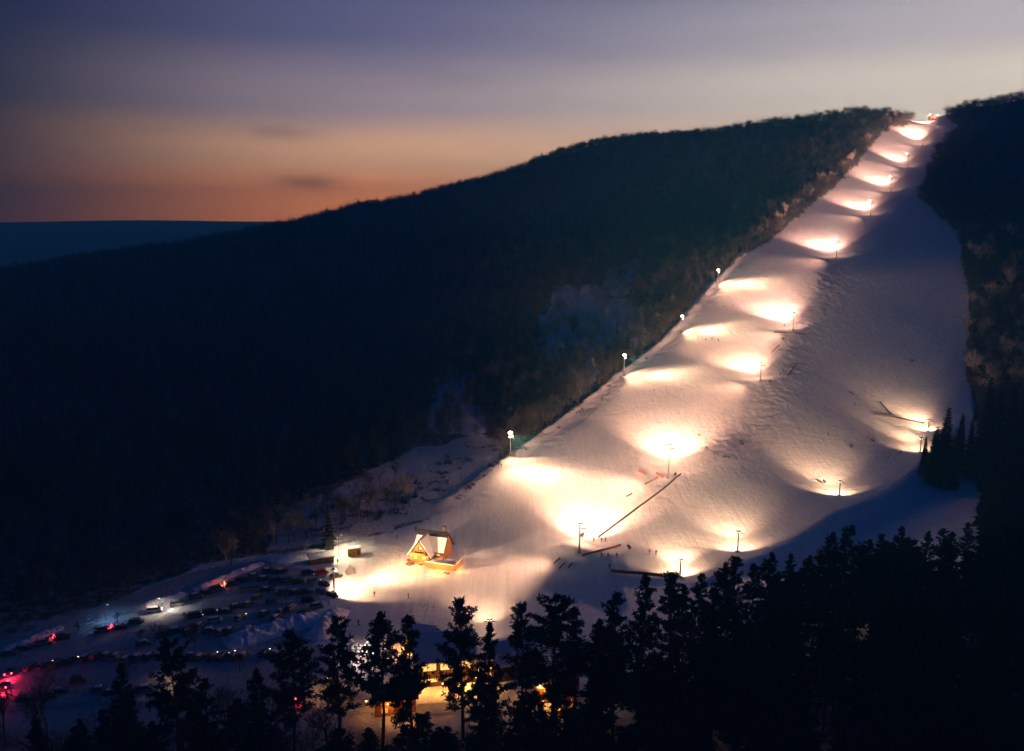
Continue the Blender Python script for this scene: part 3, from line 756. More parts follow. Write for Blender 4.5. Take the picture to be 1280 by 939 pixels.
# ------------------------------------------------------------------ floodlight masts
U = Vector((.545, .838, 0)); LFT = Vector((-.838, .545, 0))
def add_spot(parent, loc, aim, energy, size, blend, col, rad=.5, name='flood_beam'):
    d = bpy.data.lights.new(name, 'SPOT'); d.energy = energy; d.spot_size = size; d.spot_blend = blend; d.color = col; d.shadow_soft_size = rad
    o = bpy.data.objects.new(name, d); COL.objects.link(o); o.parent = parent; o.location = loc
    o.rotation_euler = Vector(aim).to_track_quat('-Z', 'Y').to_euler(); return o
WARM = (1.0, .485, .285); PINK = (1.0, .46, .31); CREAM = (1.0, .55, .30)
def mast(px, by, ty, label, az_dir, energy, col, kind='t', pitch=30, size=122, blend=.5, group=None, facing_cam=True, far=.5, lamps=4, lampmat=None, hmin=6, near=.16, k1=.65, k2=11.5, globe=False, fill=0, fdir=None):
    base = hit(px, by); Y = base.y
    top = at(px, ty, Y)[2]; hgt = max(hmin, top-base.z)
    e = empty('floodlight_mast', base, 0, label, 'floodlight mast', group)
    m = MB(); m.tube([(0, 0, -.6), (0, 0, hgt*.5), (0, 0, hgt)], [.30, .25, .2], 8)
    m.build('pole', M_metal, e, smooth=True)
    MB().box((0, 0, .15), (1.3, 1.3, .5)).build('footing', M_grey, e)
    d = Vector(az_dir).normalized(); sd = Vector((-d.y, d.x, 0))
    ang = math.atan2(d.y, d.x)
    arm = MB()
    arm.box((0, 0, hgt-.5), (.22, 3.4, .22), ang)
    if kind == 't':
        arm.box((1.2, -.5, hgt-1.6), (2.6, .25, .3)); arm.tube([(0, 0, hgt-2.6), (2.0, -.8, hgt-1.6)], .08, 4)
    arm.build('crossarm', M_dark, e)
    if kind == 't':
        for sx in (.9, 1.5, 2.1):
            w_ = MB(); w_.tube([(sx, -.8, hgt-1.35), (sx, -.5, hgt-1.35)], .28, 10); w_.build('sheave', M_dark, e)
        lad = MB()
        for k in range(int(hgt/.5)): lad.box((.36, 0, .5+k*.5), (.04, .4, .04))
        lad.box((.36, .2, hgt/2), (.04, .04, hgt-.6)); lad.box((.36, -.2, hgt/2), (.04, .04, hgt-.6))
        lad.build('ladder', M_metal, e)
    if kind == 't' or globe:   # oversized globe added at the lamp, standing in for its glare
        gp = (LFT*1.5 if kind == 't' else Vector((0, 0, .6)))+Vector((0, 0, hgt+.9)); g = MB()
        g.tube([gp+Vector((0, 0, -.9+.3*k)) for k in range(7)], [.3, .8, 1.1, 1.2, 1.1, .8, .3], 12); g.build('glare_globe', M_lampg2, e, smooth=True)
        g = MB(); q0 = LFT*1.5 if kind == 't' else Vector((0, 0, 0)); g.tube([q0+Vector((0, 0, hgt-.5)), q0+Vector((0, 0, hgt+.7))], .12, 6); g.build('lamp_stem', M_dark, e)
    tilt = R(pitch)
    nrm = (d*math.cos(tilt)-Vector((0, 0, math.sin(tilt)))).normalized()
    rot = Matrix((sd, Vector(nrm.cross(sd)), nrm)).transposed()
    for k in range(lamps):
        off = sd*((k-(lamps-1)/2)*.85)
        c = Vector((0, 0, hgt+.05))+off+d*.25
        h = MB(); h.box(c, (.78, .62, .34), rot=rot, taper=1.0)
        h.box(c-nrm*.26, (.4, .34, .2), rot=rot)
        ho = h.build('lamp_housing', M_dark, e)
        g = MB(); g.box(c+nrm*.18, (.74, .58, .03), rot=rot)
        # domed glass stands proud of the housing, so it is seen from the side too
        g.tube([c+nrm*.19, c+nrm*.45, c+nrm*.68, c+nrm*.78], [.40, .44, .32, .08], 10)
        g.build('lamp_glass', lampmat or M_lampg, ho)
    c = Vector((0, 0, hgt+.05))+d*1.3
    add_spot(e, c+nrm*.3, nrm, energy*near, R(size), blend, col, .6)
    if far > 0:   # narrower heads of the same bank thrown further up the slope
        for dist, wd, k in ((52, 90, k1), (105, 70, k2)):
            q_ = base+d*dist; tgt = Vector((d.x*dist, d.y*dist, ground(q_.x, q_.y)-base.z))
            add_spot(e, c+nrm*.3, tgt-c, energy*far*k, R(wd), 1.0, col, .6)
    if fill:  # extra downslope beam, added to lighten the dark gaps below the masts
        fd = fdir or (-LFT*.75-U*.66); q_ = base+fd*50; tgt = Vector((fd.x*50, fd.y*50, ground(q_.x, q_.y)-base.z))
        add_spot(e, Vector((0, 0, hgt+.1))+fd*1.3, tgt-Vector((0, 0, hgt)), energy*fill, R(84), .95, col, .6)
    return e, base, hgt
E = 90000.
CTR = [
 (724,691,655,'first mast on the snow heap nearest the base lodge, lamp lit',1.0),
 (835,598,556,'second mast from the bottom, at the upper end of the long dark barrier',1.0),
 (950,477,453,'third mast from the bottom, mid piste above the rough patch',.8),
 (991,414,391,'fourth mast from the bottom, on the curved shadow line',1.0),
 (1045,324,301,'fifth mast from the bottom where the lit piste narrows',1.1),
 (1088,270,252,'sixth mast from the bottom on the narrow upper piste',.9),
 (1113,240,222,'seventh mast from the bottom on the narrow upper piste',.9),
 (1134,210,193,'eighth mast from the bottom on the narrow upper piste',.9),
 (1153,183,167,'ninth mast from the bottom just under the summit lights',.9),
 (1163,157,144,'left one of the two summit lamps at the head of the piste',.8)]
for i, (px, by, ty, lb, k) in enumerate(CTR):
    if i < 4: mast(px, by, ty, lb, U*.93+LFT*(.36 if i < 2 else .6), E*k, WARM if i < 3 else PINK, 't', far=1.25, fill=(.8, 1.2, 1.0, 1.0)[i], fdir=-U*.75+LFT*.66, group='masts up the middle of the piste')
    else: mast(px, by, ty, lb, U+LFT*.5, E*k*.9, PINK, 't', far=1.5, near=.12, k1=.6, k2=12, fill=.9, fdir=-U*.7+LFT*.7, group='masts up the middle of the piste')
mast(1171,156,144,'right one of the two summit lamps at the head of the piste', -U+LFT*.4, E*.5, PINK, 'p', group='masts up the middle of the piste', far=0)
for px, by, ty, lb in [(638,570,545,'lowest lamp of the left row, at the forest edge above the bright lower pool'),(780,470,447,'second lamp of the left row against the dark trees'),(852,416,398,'third lamp of the left row, a small dim one'),(897,356,340,'highest lamp of the left row, where the forest edge steepens')]:
    mast(px, by, ty, lb, -LFT*.93+U*(.15 if px != 638 else -.35), E*(.8 if px not in (852,) else .6), CREAM, 'p', pitch=42, size=112, blend=.5, far=1.2, near=.38, k1=.7, k2=3.6, lamps=3, globe=True, fill=1.6 if px == 638 else 1.2, group='lamps along the left forest edge')
for px, by, ty, lb, k in [(1049,620,602,'small mast in front of the bright pool on the right side of the piste',1.0),(922,690,665,'small mast just above the dark pine tops, lower right piste',1.0),(850,722,702,'lowest right mast, mostly hidden by pine tops at the brightest corner',.9),(1150,566,548,'small mast beside the spruce clump',.55),(1160,540,528,'mast hidden behind the spruce clump, lighting the snow beside it',.7)]:
    mast(px, by, ty, lb, U*.9+LFT*.42, E*.42*k, CREAM, 'p', pitch=42, size=124, blend=.5, far=.9, near=.45, k2=7, lamps=2, group='masts along the right piste edge')
mast(418,742,712,'bright lamp post between the parked cars and the foot of the piste', Vector((.78, .62, 0)), E*.42, CREAM, 'p', pitch=52, size=112, blend=.3, far=.9, near=.7, k1=.8, k2=6, lamps=2)
mast(612,806,775,'added unseen mast behind the dark bushy pine lighting the lowest snow from the lodge side', Vector((-.1, 1, 0)), E*.14, CREAM, 'p', pitch=25, size=120, blend=.5, far=.9, lamps=2)  # extra light source added for the lowest snow, tucked out of sight

# ------------------------------------------------------------------ people on skis
def skin_body(name, joints, edges, radii, mat_):
    me = bpy.data.meshes.new(name); me.from_pydata(joints, edges, []); o = bpy.data.objects.new(name, me); COL.objects.link(o)
    md = o.modifiers.new('skin', 'SKIN'); md.use_smooth_shade = True
    for i, v in enumerate(me.skin_vertices[0].data): v.radius = (radii[i], radii[i]*.85); v.use_root = (i == 0)
    sb = o.modifiers.new('sub', 'SUBSURF'); sb.levels = sb.render_levels = 1
    dg = bpy.context.evaluated_depsgraph_get(); dg.update()
    m2 = bpy.data.meshes.new_from_object(o.evaluated_get(dg)); m2.name = name
    bpy.data.objects.remove(o, do_unlink=True)
    m2.materials.clear(); m2.materials.append(mat_)
    return m2
def person_proto(kind):
    if kind == 0:   # gliding, knees and hips bent
        J = [(0,0,.92),(0,.06,1.12),(0,.12,1.34),(0,.16,1.48),(0,.19,1.60),(0,.20,1.72),
             (.12,.02,.86),(.14,.16,.50),(.14,.02,.10),(.14,.16,.05),(-.12,.02,.86),(-.14,.2,.52),(-.14,.06,.10),(-.14,.2,.05),
             (.2,.12,1.40),(.30,.20,1.14),(.30,.42,1.02),(.29,.5,1.0),(-.2,.12,1.40),(-.30,.20,1.14),(-.30,.42,1.02),(-.29,.5,1.0)]
    else:           # standing, one arm out
        J = [(0,0,.95),(0,.01,1.14),(0,.01,1.36),(0,.01,1.49),(0,.02,1.61),(0,.02,1.74),
             (.11,0,.88),(.12,.03,.50),(.13,0,.10),(.13,.14,.05),(-.11,0,.88),(-.13,.03,.50),(-.15,0,.10),(-.15,.14,.05),
             (.2,.0,1.42),(.27,.02,1.14),(.34,.16,.93),(.35,.22,.88),(-.2,0,1.42),(-.34,.02,1.18),(-.5,.12,1.02),(-.55,.16,.98)]
    E_ = [(0,1),(1,2),(2,3),(3,4),(4,5),(0,6),(6,7),(7,8),(8,9),(0,10),(10,11),(11,12),(12,13),(2,14),(14,15),(15,16),(16,17),(2,18),(18,19),(19,20),(20,21)]
    Rr = [.17,.165,.19,.07,.105,.09,.11,.085,.06,.05,.11,.085,.06,.05,.085,.06,.05,.045,.085,.06,.05,.045]
    e = empty('person')
    part('body', skin_body('body', J, E_, Rr, M_cloth), e)
    hd = MB(); hx = J[4]
    hd.tube([(hx[0], hx[1], 1.60), (hx[0], hx[1], 1.68), (hx[0], hx[1], 1.76), (hx[0], hx[1], 1.81)], [.12, .135, .115, .04], 10); part('helmet', hd.mesh('helmet', M_ski, True), e)
    for sx in (-.14, .14):
        s = MB(); s.box((sx, .08, .015), (.09, 1.5, .025)); s.box((sx, .88, .06), (.09, .16, .02), rot=Matrix.Rotation(R(35), 3, 'X')); part('ski', s.mesh('ski', M_ski), e)
    for k in (17, 21):
        h_ = Vector(J[k]); s = MB(); s.tube([h_+Vector((0, .02, .08)), (h_.x*1.3, h_.y-.35, .03)], .012, 5); part('ski_pole', s.mesh('ski_pole', M_ski), e)
    PROTOS.append(e); return e
PPL = [person_proto(0), person_proto(1)]
persons = [
 (468,746,1,(.05,.05,.08),'person in dark clothes standing at the edge of the pool by the lamp post'),
 (511,748,0,(.08,.04,.03),'person gliding on skis on the open snow below the timber cabin'),
 (448,782,1,(.06,.02,.03),'person standing on the lower piste above the two slim pines'),
 (422,705,1,(.10,.07,.05),'person standing beside the small grey pyramid tent'),
 (812,693,0,(.05,.04,.05),'person on skis right of the first mast, left one of a pair'),
 (820,694,1,(.05,.03,.03),'person on skis right of the first mast, right one of a pair'),
 (742,677,1,(.05,.05,.06),'person standing at the lower end of the long dark barrier'),
 (752,678,1,(.12,.05,.04),'person waiting just right of the barrier end, left one of two'),
 (757,677,0,(.04,.05,.08),'person waiting just right of the barrier end, right one of two'),
 (752,697,1,(.04,.03,.03),'person standing in the queue on the snow heap, left one of three'),
 (760,697,1,(.05,.03,.05),'person standing in the queue on the snow heap, middle one of three'),
 (771,697,0,(.05,.05,.03),'person standing in the queue on the snow heap, right one of three'),
 (762,711,1,(.03,.03,.03),'person standing below the snow heap by the timber barrier'),
 (818,490,0,(.06,.04,.04),'person skiing alone in the middle of the piste below the second left lamp'),
 (905,384,1,(.07,.05,.05),'person on skis under the highest left lamp, left one of two'),
 (916,384,1,(.07,.05,.05),'person on skis under the highest left lamp, right one of two'),
 (752,500,1,(.07,.06,.05),'person at the left rim of the piste, left one of two'),
 (760,503,0,(.07,.06,.05),'person at the left rim of the piste, right one of two'),
 (872,423,1,(.05,.04,.04),'person near the third left lamp, first of a string of skiers'),
 (882,426,0,(.05,.04,.06),'person near the third left lamp, second of a string of skiers'),
 (890,425,1,(.08,.04,.04),'person near the third left lamp, third of a string of skiers'),
 (898,427,0,(.05,.04,.04),'person near the third left lamp, last of a string of skiers'),
 (520,664,0,(.06,.05,.05),'person on skis above the timber cabin at the piste edge'),
 (496,674,1,(.06,.05,.05),'person left above the timber cabin at the piste edge'),
 (1068,508,1,(.04,.04,.06),'person on the dim right half of the piste left of the short barrier'),
 (1110,575,1,(.04,.03,.05),'person at the right edge of the pool of light, lower one of two'),
 (1126,568,1,(.03,.03,.05),'person at the right edge of the pool of light, upper one of two'),
 (627,584,0,(.06,.05,.05),'person below the lowest left lamp in its bright pool'),
 (1036,545,0,(.05,.04,.05),'person on the dim middle of the piste between rough patch and right lamp'),
 (980,408,0,(.05,.04,.04),'person just left of the fourth mast'),
]
for i, (px, py, k, c, lb) in enumerate(persons):
    h_ = hit(px, py)
    copy_thing(PPL[k], h_, math.pi-.6+rnd.uniform(-.9, .9), 1.12, lb, None, (*c, 1), 'person')

# ------------------------------------------------------------------ cars
def ring_loft(mb, secs, mi=0):
    n = len(secs[0]); vs = [p for s in secs for p in s]; fs = []
    for i in range(len(secs)-1):
        for k in range(n): fs.append((i*n+k, i*n+(k+1) % n, (i+1)*n+(k+1) % n, (i+1)*n+k))
    fs.append(tuple(range(n))[::-1]); fs.append(tuple((len(secs)-1)*n+k for k in range(n)))
    mb.add(vs, fs, mi)
def car_proto(van=False):
    e = empty('parked_car')
    L = 4.4; b = MB()
    def sec(x, w_, z0, z1): return [(x, -w_*.92, z0), (x, -w_, z0+.2), (x, -w_, z1-.14), (x, -w_*.9, z1), (x, w_*.9, z1), (x, w_, z1-.14), (x, w_, z0+.2), (x, w_*.92, z0)]
    hi = .95
    if van: S = [(-2.2, .78, .38, .95), (-2.1, .86, .25, 1.02), (-1, .9, .2, 1.05), (1.2, .9, .2, 1.05), (1.9, .86, .22, .95), (2.25, .74, .35, .75)]
    else: S = [(-2.2, .74, .42, .80), (-2.1, .84, .28, .93), (-1.2, .89, .2, .96), (.8, .89, .2, .95), (1.7, .85, .22, .86), (2.1, .78, .28, .74), (2.22, .68, .38, .62)]
    ring_loft(b, [sec(*s) for s in S]); part('body', b.mesh('body', M_paint), e)
    top = 1.75 if van else 1.42
    g = MB()
    def cs(x, w_, z): return (x, w_, z)
    if van: x0, x1, x2, x3 = -2.08, -1.9, 1.0, 1.75
    else: x0, x1, x2, x3 = -1.95, -1.3, .45, 1.2
    zb = .9; vs = [(x0, -.80, zb), (x3, -.80, zb), (x3, .80, zb), (x0, .80, zb), (x1, -.66, top-.05), (x2, -.66, top-.05), (x2, .66, top-.05), (x1, .66, top-.05)]
    g.add(vs, [(0, 1, 5, 4), (1, 2, 6, 5), (2, 3, 7, 6), (3, 0, 4, 7), (4, 5, 6, 7)]); part('window', g.mesh('window', M_glass), e)
    r_ = MB(); r_.box(((x1+x2)/2, 0, top-.01), (x2-x1+.08, 1.38, .09), taper=.93)
    for sx in (x1, x2):
        for sy in (-1, 1):
            xb = x0 if sx == x1 else x3
            r_.tube([(xb, sy*.81, zb), (sx, sy*.67, top-.03)], .045, 4)
    for sy in (-1, 1): r_.tube([((x0+x3)/2-.1, sy*.815, zb), ((x1+x2)/2-.1, sy*.675, top-.03)], .045, 4)
    part('roof', r_.mesh('roof', M_paint), e)
    for sx in (-1.38, 1.38):
        for sy in (-1, 1):
            w_ = MB(); w_.tube([(sx, sy*.70, .32), (sx, sy*.92, .32)], .33, 12); wo = part('wheel', w_.mesh('tyre', M_tyre), e)
            r2 = MB(); r2.tube([(sx, sy*.90, .32), (sx, sy*.935, .32)], .2, 8); part('rim', r2.mesh('rim', M_rim), wo)
    for sy in (-1, 1):
        h = MB(); h.box((2.14 if not van else 2.16, sy*.58, .66 if not van else .72), (.16, .34, .14)); part('headlight', h.mesh('headlight', M_hl), e)
        h = MB(); h.box((-2.2, sy*.64, .78), (.08, .24, .2)); part('taillight', h.mesh('taillight', M_tl), e)
    PROTOS.append(e); return e
CARP = [car_proto(False), car_proto(True)]
DK = (.02, .022, .028, 1); BL = (.03, .05, .14, 1); GY_ = (.16, .165, .17, 1); WH = (.72, .72, .72, 1); RD = (.55, .02, .02, 1); BR = (.10, .05, .03, 1)
GL = 'cars parked in the upper row along the snow bank'; GM = 'cars parked in the middle of the car park'; GB = 'cars parked in the long row by the trees'; GR = 'cars parked by the road'
cars = [
 (402,718,1,RD,25,'bright red van parked between two dark cars at the lit top of the car park',None),
 (385,717,0,BL,20,'dark blue car left of the bright red van',None),
 (420,722,0,DK,25,'dark car right of the bright red van, nearest the lamp pool',None),
 (405,732,0,DK,-30,'dark car in the lit second row below the red van',None),
 (402,741,0,GY_,-35,'grey car with lit roof below the red van, third row',None),
 (416,746,0,DK,-35,'black car at the lit corner by the lamp post',None),
 (385,752,1,DK,10,'dark van at the top of the snow bank below the lamp post',None),
 (268,778,1,WH,18,'white van standing in the middle of the dark car park',None),
 (340,754,0,GY_,20,'pale car in the car park, right of the white van',None),
 (290,732,0,BR,20,'car with amber and red lights on, in the upper row at the snow bank',None),
 (193,765,1,WH,15,'white van with bright headlights by the snow bank, upper row',None),
 (150,786,0,DK,20,'car with lit tail lights in the upper row left of the white van',None),
 (78,799,0,DK,20,'car with lit tail lights farther left in the upper row',None),
 (12,843,0,DK,115,'car with glowing red tail lights at the left edge, upper one of two',None),
 (6,860,0,DK,110,'car with glowing red tail lights at the left edge, lower one of two',None),
 (375,873,0,DK,100,'car with one red light showing between the pines near the orange lit hut',None),
 (100,852,1,GY_,0,'pale truck cab on the left of the road with a reddish side',None),
]
def grp(lst, g, lb, a0):
    for px, py in lst: cars.append((px, py, int(rnd.random() < .25), rnd.choice([DK, DK, BL, GY_, BR, GY_]), a0+rnd.uniform(-6, 6), lb, g))
grp([(335,716),(352,716),(318,722),(302,727),(272,738),(258,743),(245,748),(222,757),(170,779),(128,790),(55,806),(30,812),(12,818)], GL, 'dark unlit car in the upper row along the snow bank', 20)
grp([(330,725),(345,728),(360,727),(372,729),(308,738),(320,737),(334,739),(356,741),(370,742),(383,741),(396,760),(380,768),(366,778),(350,780),(335,786),(322,792),(296,760),(282,766),(262,790),(220,790),(205,795),(180,806),(262,768),(244,772),(392,728)], GM, 'dark unlit car in the upper rows of the car park', 20)
grp([(322,748),(330,768),(300,774),(312,788),(352,766),(288,790),(276,792),(364,762),(345,775),(250,785),(236,792),(310,757)], GM, 'dark unlit car in the middle rows of the car park', 70)
grp([(40,836),(56,834),(72,832),(88,829),(108,824),(120,823),(134,821),(146,822),(158,826),(172,823),(186,822),(200,822),(238,823),(250,823),(264,823),(278,824),(292,822),(304,821),(330,819),(345,818)], GB, 'dark car in the long lower row beside the dark pines', 80)
grp([(75,866),(125,864),(140,868),(60,872),(166,866),(182,864),(236,868),(30,876)], GR, 'dark car standing next to the road rail on the left', 10)
def lamp_point(parent, loc, e, col, r=.25, name='lamp_glow'):
    d = bpy.data.lights.new(name, 'POINT'); d.energy = e; d.color = col; d.shadow_soft_size = r
    o = bpy.data.objects.new(name, d); COL.objects.link(o); o.location = loc; o.parent = parent; return o
M_paint_snow = M_snow
for px, py, k, c, a, lb, g in cars:
    h_ = hit(px, py)
    e = copy_thing(CARP[k], h_+Vector((0, 0, .02)), R(a), 1.0, lb, g, c, 'car' if k == 0 else 'van')
    cap = MB(); tz = 1.42 if k == 0 else 1.75
    if not (g is None and c != DK) and rnd.random() < .55:
        cap.box((-.4, 0, tz+.09), (1.7, 1.25, .12), taper=.85); cap.build('snow_cap', M_snow, e)
    if 'amber and red' in lb or 'tail lights' in lb or 'red light' in lb:
        for o in [x for x in bpy.data.objects if x.parent == e and x.name.startswith('taillight')]:
            o.data = o.data.copy(); o.data.materials.clear(); o.data.materials.append(M_tl_on); o.scale = (1, 1.2, 1.6)
        lamp_point(e, (-3.0, 0, .8), 900 if 'glowing' in lb else 60, (1, .02, .06))
    if g == GB and rnd.random() < .45 or g == GM and rnd.random() < .25:  # small glowing box painted in as a glint off the car front
        x_ = MB(); x_.box((2.2, rnd.choice((-.58, .58)), .72), (.1, .3, .16)); x_.build('lit_headlight', M_glint, e)
    if 'amber' in lb:
        for sy in (-1, 1):
            x_ = MB(); x_.box((-2.22, sy*.75, 1.0), (.1, .3, .2)); x_.build('indicator', M_ol_on, e)
        lamp_point(e, (-2.8, 1, 1.4), 110, (1, .38, .10))
    if 'bright headlights' in lb:
        for o in [x for x in bpy.data.objects if x.parent == e and x.name.startswith('headlight')]:
            o.data = o.data.copy(); o.data.materials.clear(); o.data.materials.append(M_hl_on)
        add_spot(e, (2.6, 0, .8), (1, 0, -.12), 4000, R(70), .6, (1, .9, .75), .15, 'headlight_beam')

# ------------------------------------------------------------------ cabin beside the piste
def cabin():
    base = hit(543, 694); base.z += .2
    e = empty('timber_cabin', base, R(-18), s=1.08, label='steep roofed timber cabin with orange lit gable and snowy terrace on the lower piste', cat='cabin')
    W, D, hw, hr = 7.0, 9.5, 3.6, 8.2   # gable faces -x side front
    x0, x1 = -D/2, D/2
    m = MB()
    # walls with gables at both ends
    V = [(x0, -W/2, -1), (x0, W/2, -1), (x0, W/2, hw), (x0, 0, hr), (x0, -W/2, hw), (x1, -W/2, -1), (x1, W/2, -1), (x1, W/2, hw), (x1, 0, hr), (x1, -W/2, hw)]
    m.add(V, [(0, 4, 3, 2, 1), (5, 6, 7, 8, 9), (0, 5, 9, 4), (1, 2, 7, 6)]); m.build('wall', M_wood, e)
    # roof slabs with overhang
    for sg in (-1, 1):
        n = Vector((0, sg*(hr-hw), W/2)).normalized(); a = Vector((0, sg*(W/2+.9), hw-.9*(hr-hw)/(W/2))); b = Vector((0, 0, hr))
        r_ = MB(); q0 = [Vector((x, 0, 0))+p for x in (x0-.9, x1+.7) for p in (a, b)]
        t = n*.22
        vs = [q0[0], q0[1], q0[3], q0[2]]; vs = vs+[v+t for v in vs]
        r_.add(vs, [(0, 1, 2, 3), (7, 6, 5, 4), (0, 4, 5, 1), (1, 5, 6, 2), (2, 6, 7, 3), (3, 7, 4, 0)])
        ro = r_.build('roof', M_roof, e)
        s = MB(); a2 = a.lerp(b, .04)+t; b2 = a.lerp(b, .74 if sg < 0 else .8)+t
        vs = [Vector((x, 0, 0))+p for x in (x0-.75, x1+.55) for p in (a2, b2)]; vs = [vs[0], vs[1], vs[3], vs[2]]
        vs = vs+[v+n*.32 for v in vs]; s.add(vs, [(0, 1, 2, 3), (7, 6, 5, 4), (0, 4, 5, 1), (1, 5, 6, 2), (2, 6, 7, 3), (3, 7, 4, 0)])
        s.build('snow_cover', M_snow, ro)
    # cross gable with the orange lit front, roof planes white with snow
    gx0, gw, gy, gh, ge = -2.0, 3.1, -7.2, 7.3, 3.0
    d = MB(); d.add([(gx0-gw, gy, -1), (gx0+gw, gy, -1), (gx0+gw, gy, ge), (gx0, gy, gh), (gx0-gw, gy, ge), (gx0-gw, -1, -1), (gx0+gw, -1, -1), (gx0+gw, -1, ge), (gx0, -1, gh), (gx0-gw, -1, ge)], [(0, 1, 2, 3, 4), (1, 6, 7, 2), (5, 0, 4, 9)])
    do = d.build('gable_wing', M_wood, e)
    for sg in (-1, 1):
        a = Vector((gx0+sg*(gw+.8), 0, ge-.8*(gh-ge)/gw)); b = Vector((gx0, 0, gh)); n = Vector((sg*(gh-ge), 0, gw)).normalized()
        for nm, t0, t1, mm in (('wing_roof', .0, .2, M_roof), ('wing_snow', .2, .5, M_snow)):
            k = .0 if nm == 'wing_roof' else .25
            vs = [p+Vector((0, yy, 0))+n*t0 for yy, p in ((gy-.9+k, a), (gy-.9+k, b), (-.6, b), (-.6, a))]; vs = vs+[v+n*(t1-t0) for v in vs]
            r_ = MB(); r_.add(vs, [(0, 1, 2, 3), (7, 6, 5, 4), (0, 4, 5, 1), (1, 5, 6, 2), (2, 6, 7, 3), (3, 7, 4, 0)]); r_.build(nm, mm, do)
    for wx, wz, ww, wh, mm in ((gx0-1.4, 1.6, 1.2, 1.4, M_win2), (gx0+1.4, 1.6, 1.2, 1.4, M_win2), (gx0, 4.6, 1.3, 1.2, M_glass)):
        f = MB(); f.box((wx, gy-.04, wz), (ww, .1, wh)); fo = f.build('window', M_wood2, e); p = MB(); p.box((wx, gy-.10, wz), (ww*.82, .05, wh*.82)); p.build('pane', mm, fo)
    bw = MB(); bw.box((gx0, gy-.9, 2.9), (5.4, 1.7, .16)); bw.box((gx0, gy-1.72, 3.35), (5.4, .08, .8)); bw.build('balcony', M_wood, e)
    c = MB(); c.box((3.6, .7, 8.3), (.9, .9, 3.0)); c.box((3.6, .7, 9.9), (1.1, 1.1, .2)); c.build('chimney', M_wood2, e)
    for (cx, cy, cz, dx, dy, dz, mm) in [(x0-.04, -1.7, 1.7, .08, 1.3, 1.5, M_win2), (x0-.04, 1.7, 1.7, .08, 1.3, 1.5, M_win2), (x0-.04, 0, 5.0, .08, 1.3, 1.4, M_glass), (3.0, -W/2-.04, 1.9, 1.4, .08, 1.4, M_win2)]:
        f = MB(); f.box((cx, cy, cz), (dx, dy, dz)); fo = f.build('window', M_wood2, e)
        p = MB(); k = .82
        p.box((cx-(.05 if dx < .1 else 0), cy-(.05 if dy < .1 else 0), cz), (dx if dx < .1 else dx*k, dy if dy < .1 else dy*k, dz*k)); p.build('pane', mm, fo)
    f = MB(); f.box((x0-.05, 0, 1.0), (.1, 1.2, 2.2)); f.build('door', M_wood2, e)
    # terrace: deck with orange lit parapet
    t = MB(); t.box((6.2, -6.6, .3), (10.0, 6.4, .5)); to = t.build('terrace_deck', M_wood2, e)
    s = MB(); s.box((6.2, -6.6, .66), (9.7, 6.0, .2)); s.build('snow_cover', M_snow, to)
    for c_, d_ in (((6.2, -9.9, .75), (10.1, .16, 1.9)), ((11.3, -6.6, .75), (.16, 6.4, 1.9))):
        pr = MB(); pr.box(c_, d_); po = pr.build('parapet', M_wood, e)
        s = MB(); s.box((c_[0], c_[1], c_[2]+1.06), (d_[0]+.25, d_[1]+.25, .2)); s.build('snow_cover', M_snow, po)
    st = MB()
    for k in range(7): st.box((-4.4, -9.2-k*.5, .9-k*.28), (2.0, .5, .14))
    st.box((-5.4, -10.7, .5), (.1, 3.6, .12), rot=Matrix.Rotation(R(-29), 3, 'X')); st.build('steps', M_wood2, e)
    bb = MB()
    for p in ((gx0-2.6, gy-1.2, 2.5), (gx0+2.6, gy-1.2, 2.4), (x0-1.2, 0, 2.5)): bb.tube([Vector(p)-Vector((0, 0, .12)), p, Vector(p)+Vector((0, 0, .12))], [.05, .14, .05], 8)
    bb.build('lamp', M_bulb, e)
    lamp_point(e, (gx0-1.5, gy-4.2, 3.0), 2200, (1, .42, .07)); lamp_point(e, (6.5, -12.6, 1.2), 1300, (1, .42, .07)); lamp_point(e, (12.8, -8.0, 1.4), 450, (1, .40, .07))
    for px, py, s_ in ((520, 698, 1.1), (512, 701, 1.3), (516, 705, .9), (526, 706, 1.0)): shrub(px, py, s_, 'snow dusted shrub on the slope below the left corner of the timber cabin', 'shrubs below the cabin')
    shrub(551, 717, 1.2, 'dark low shrub alone on the snow in front of the cabin terrace')
cabin()

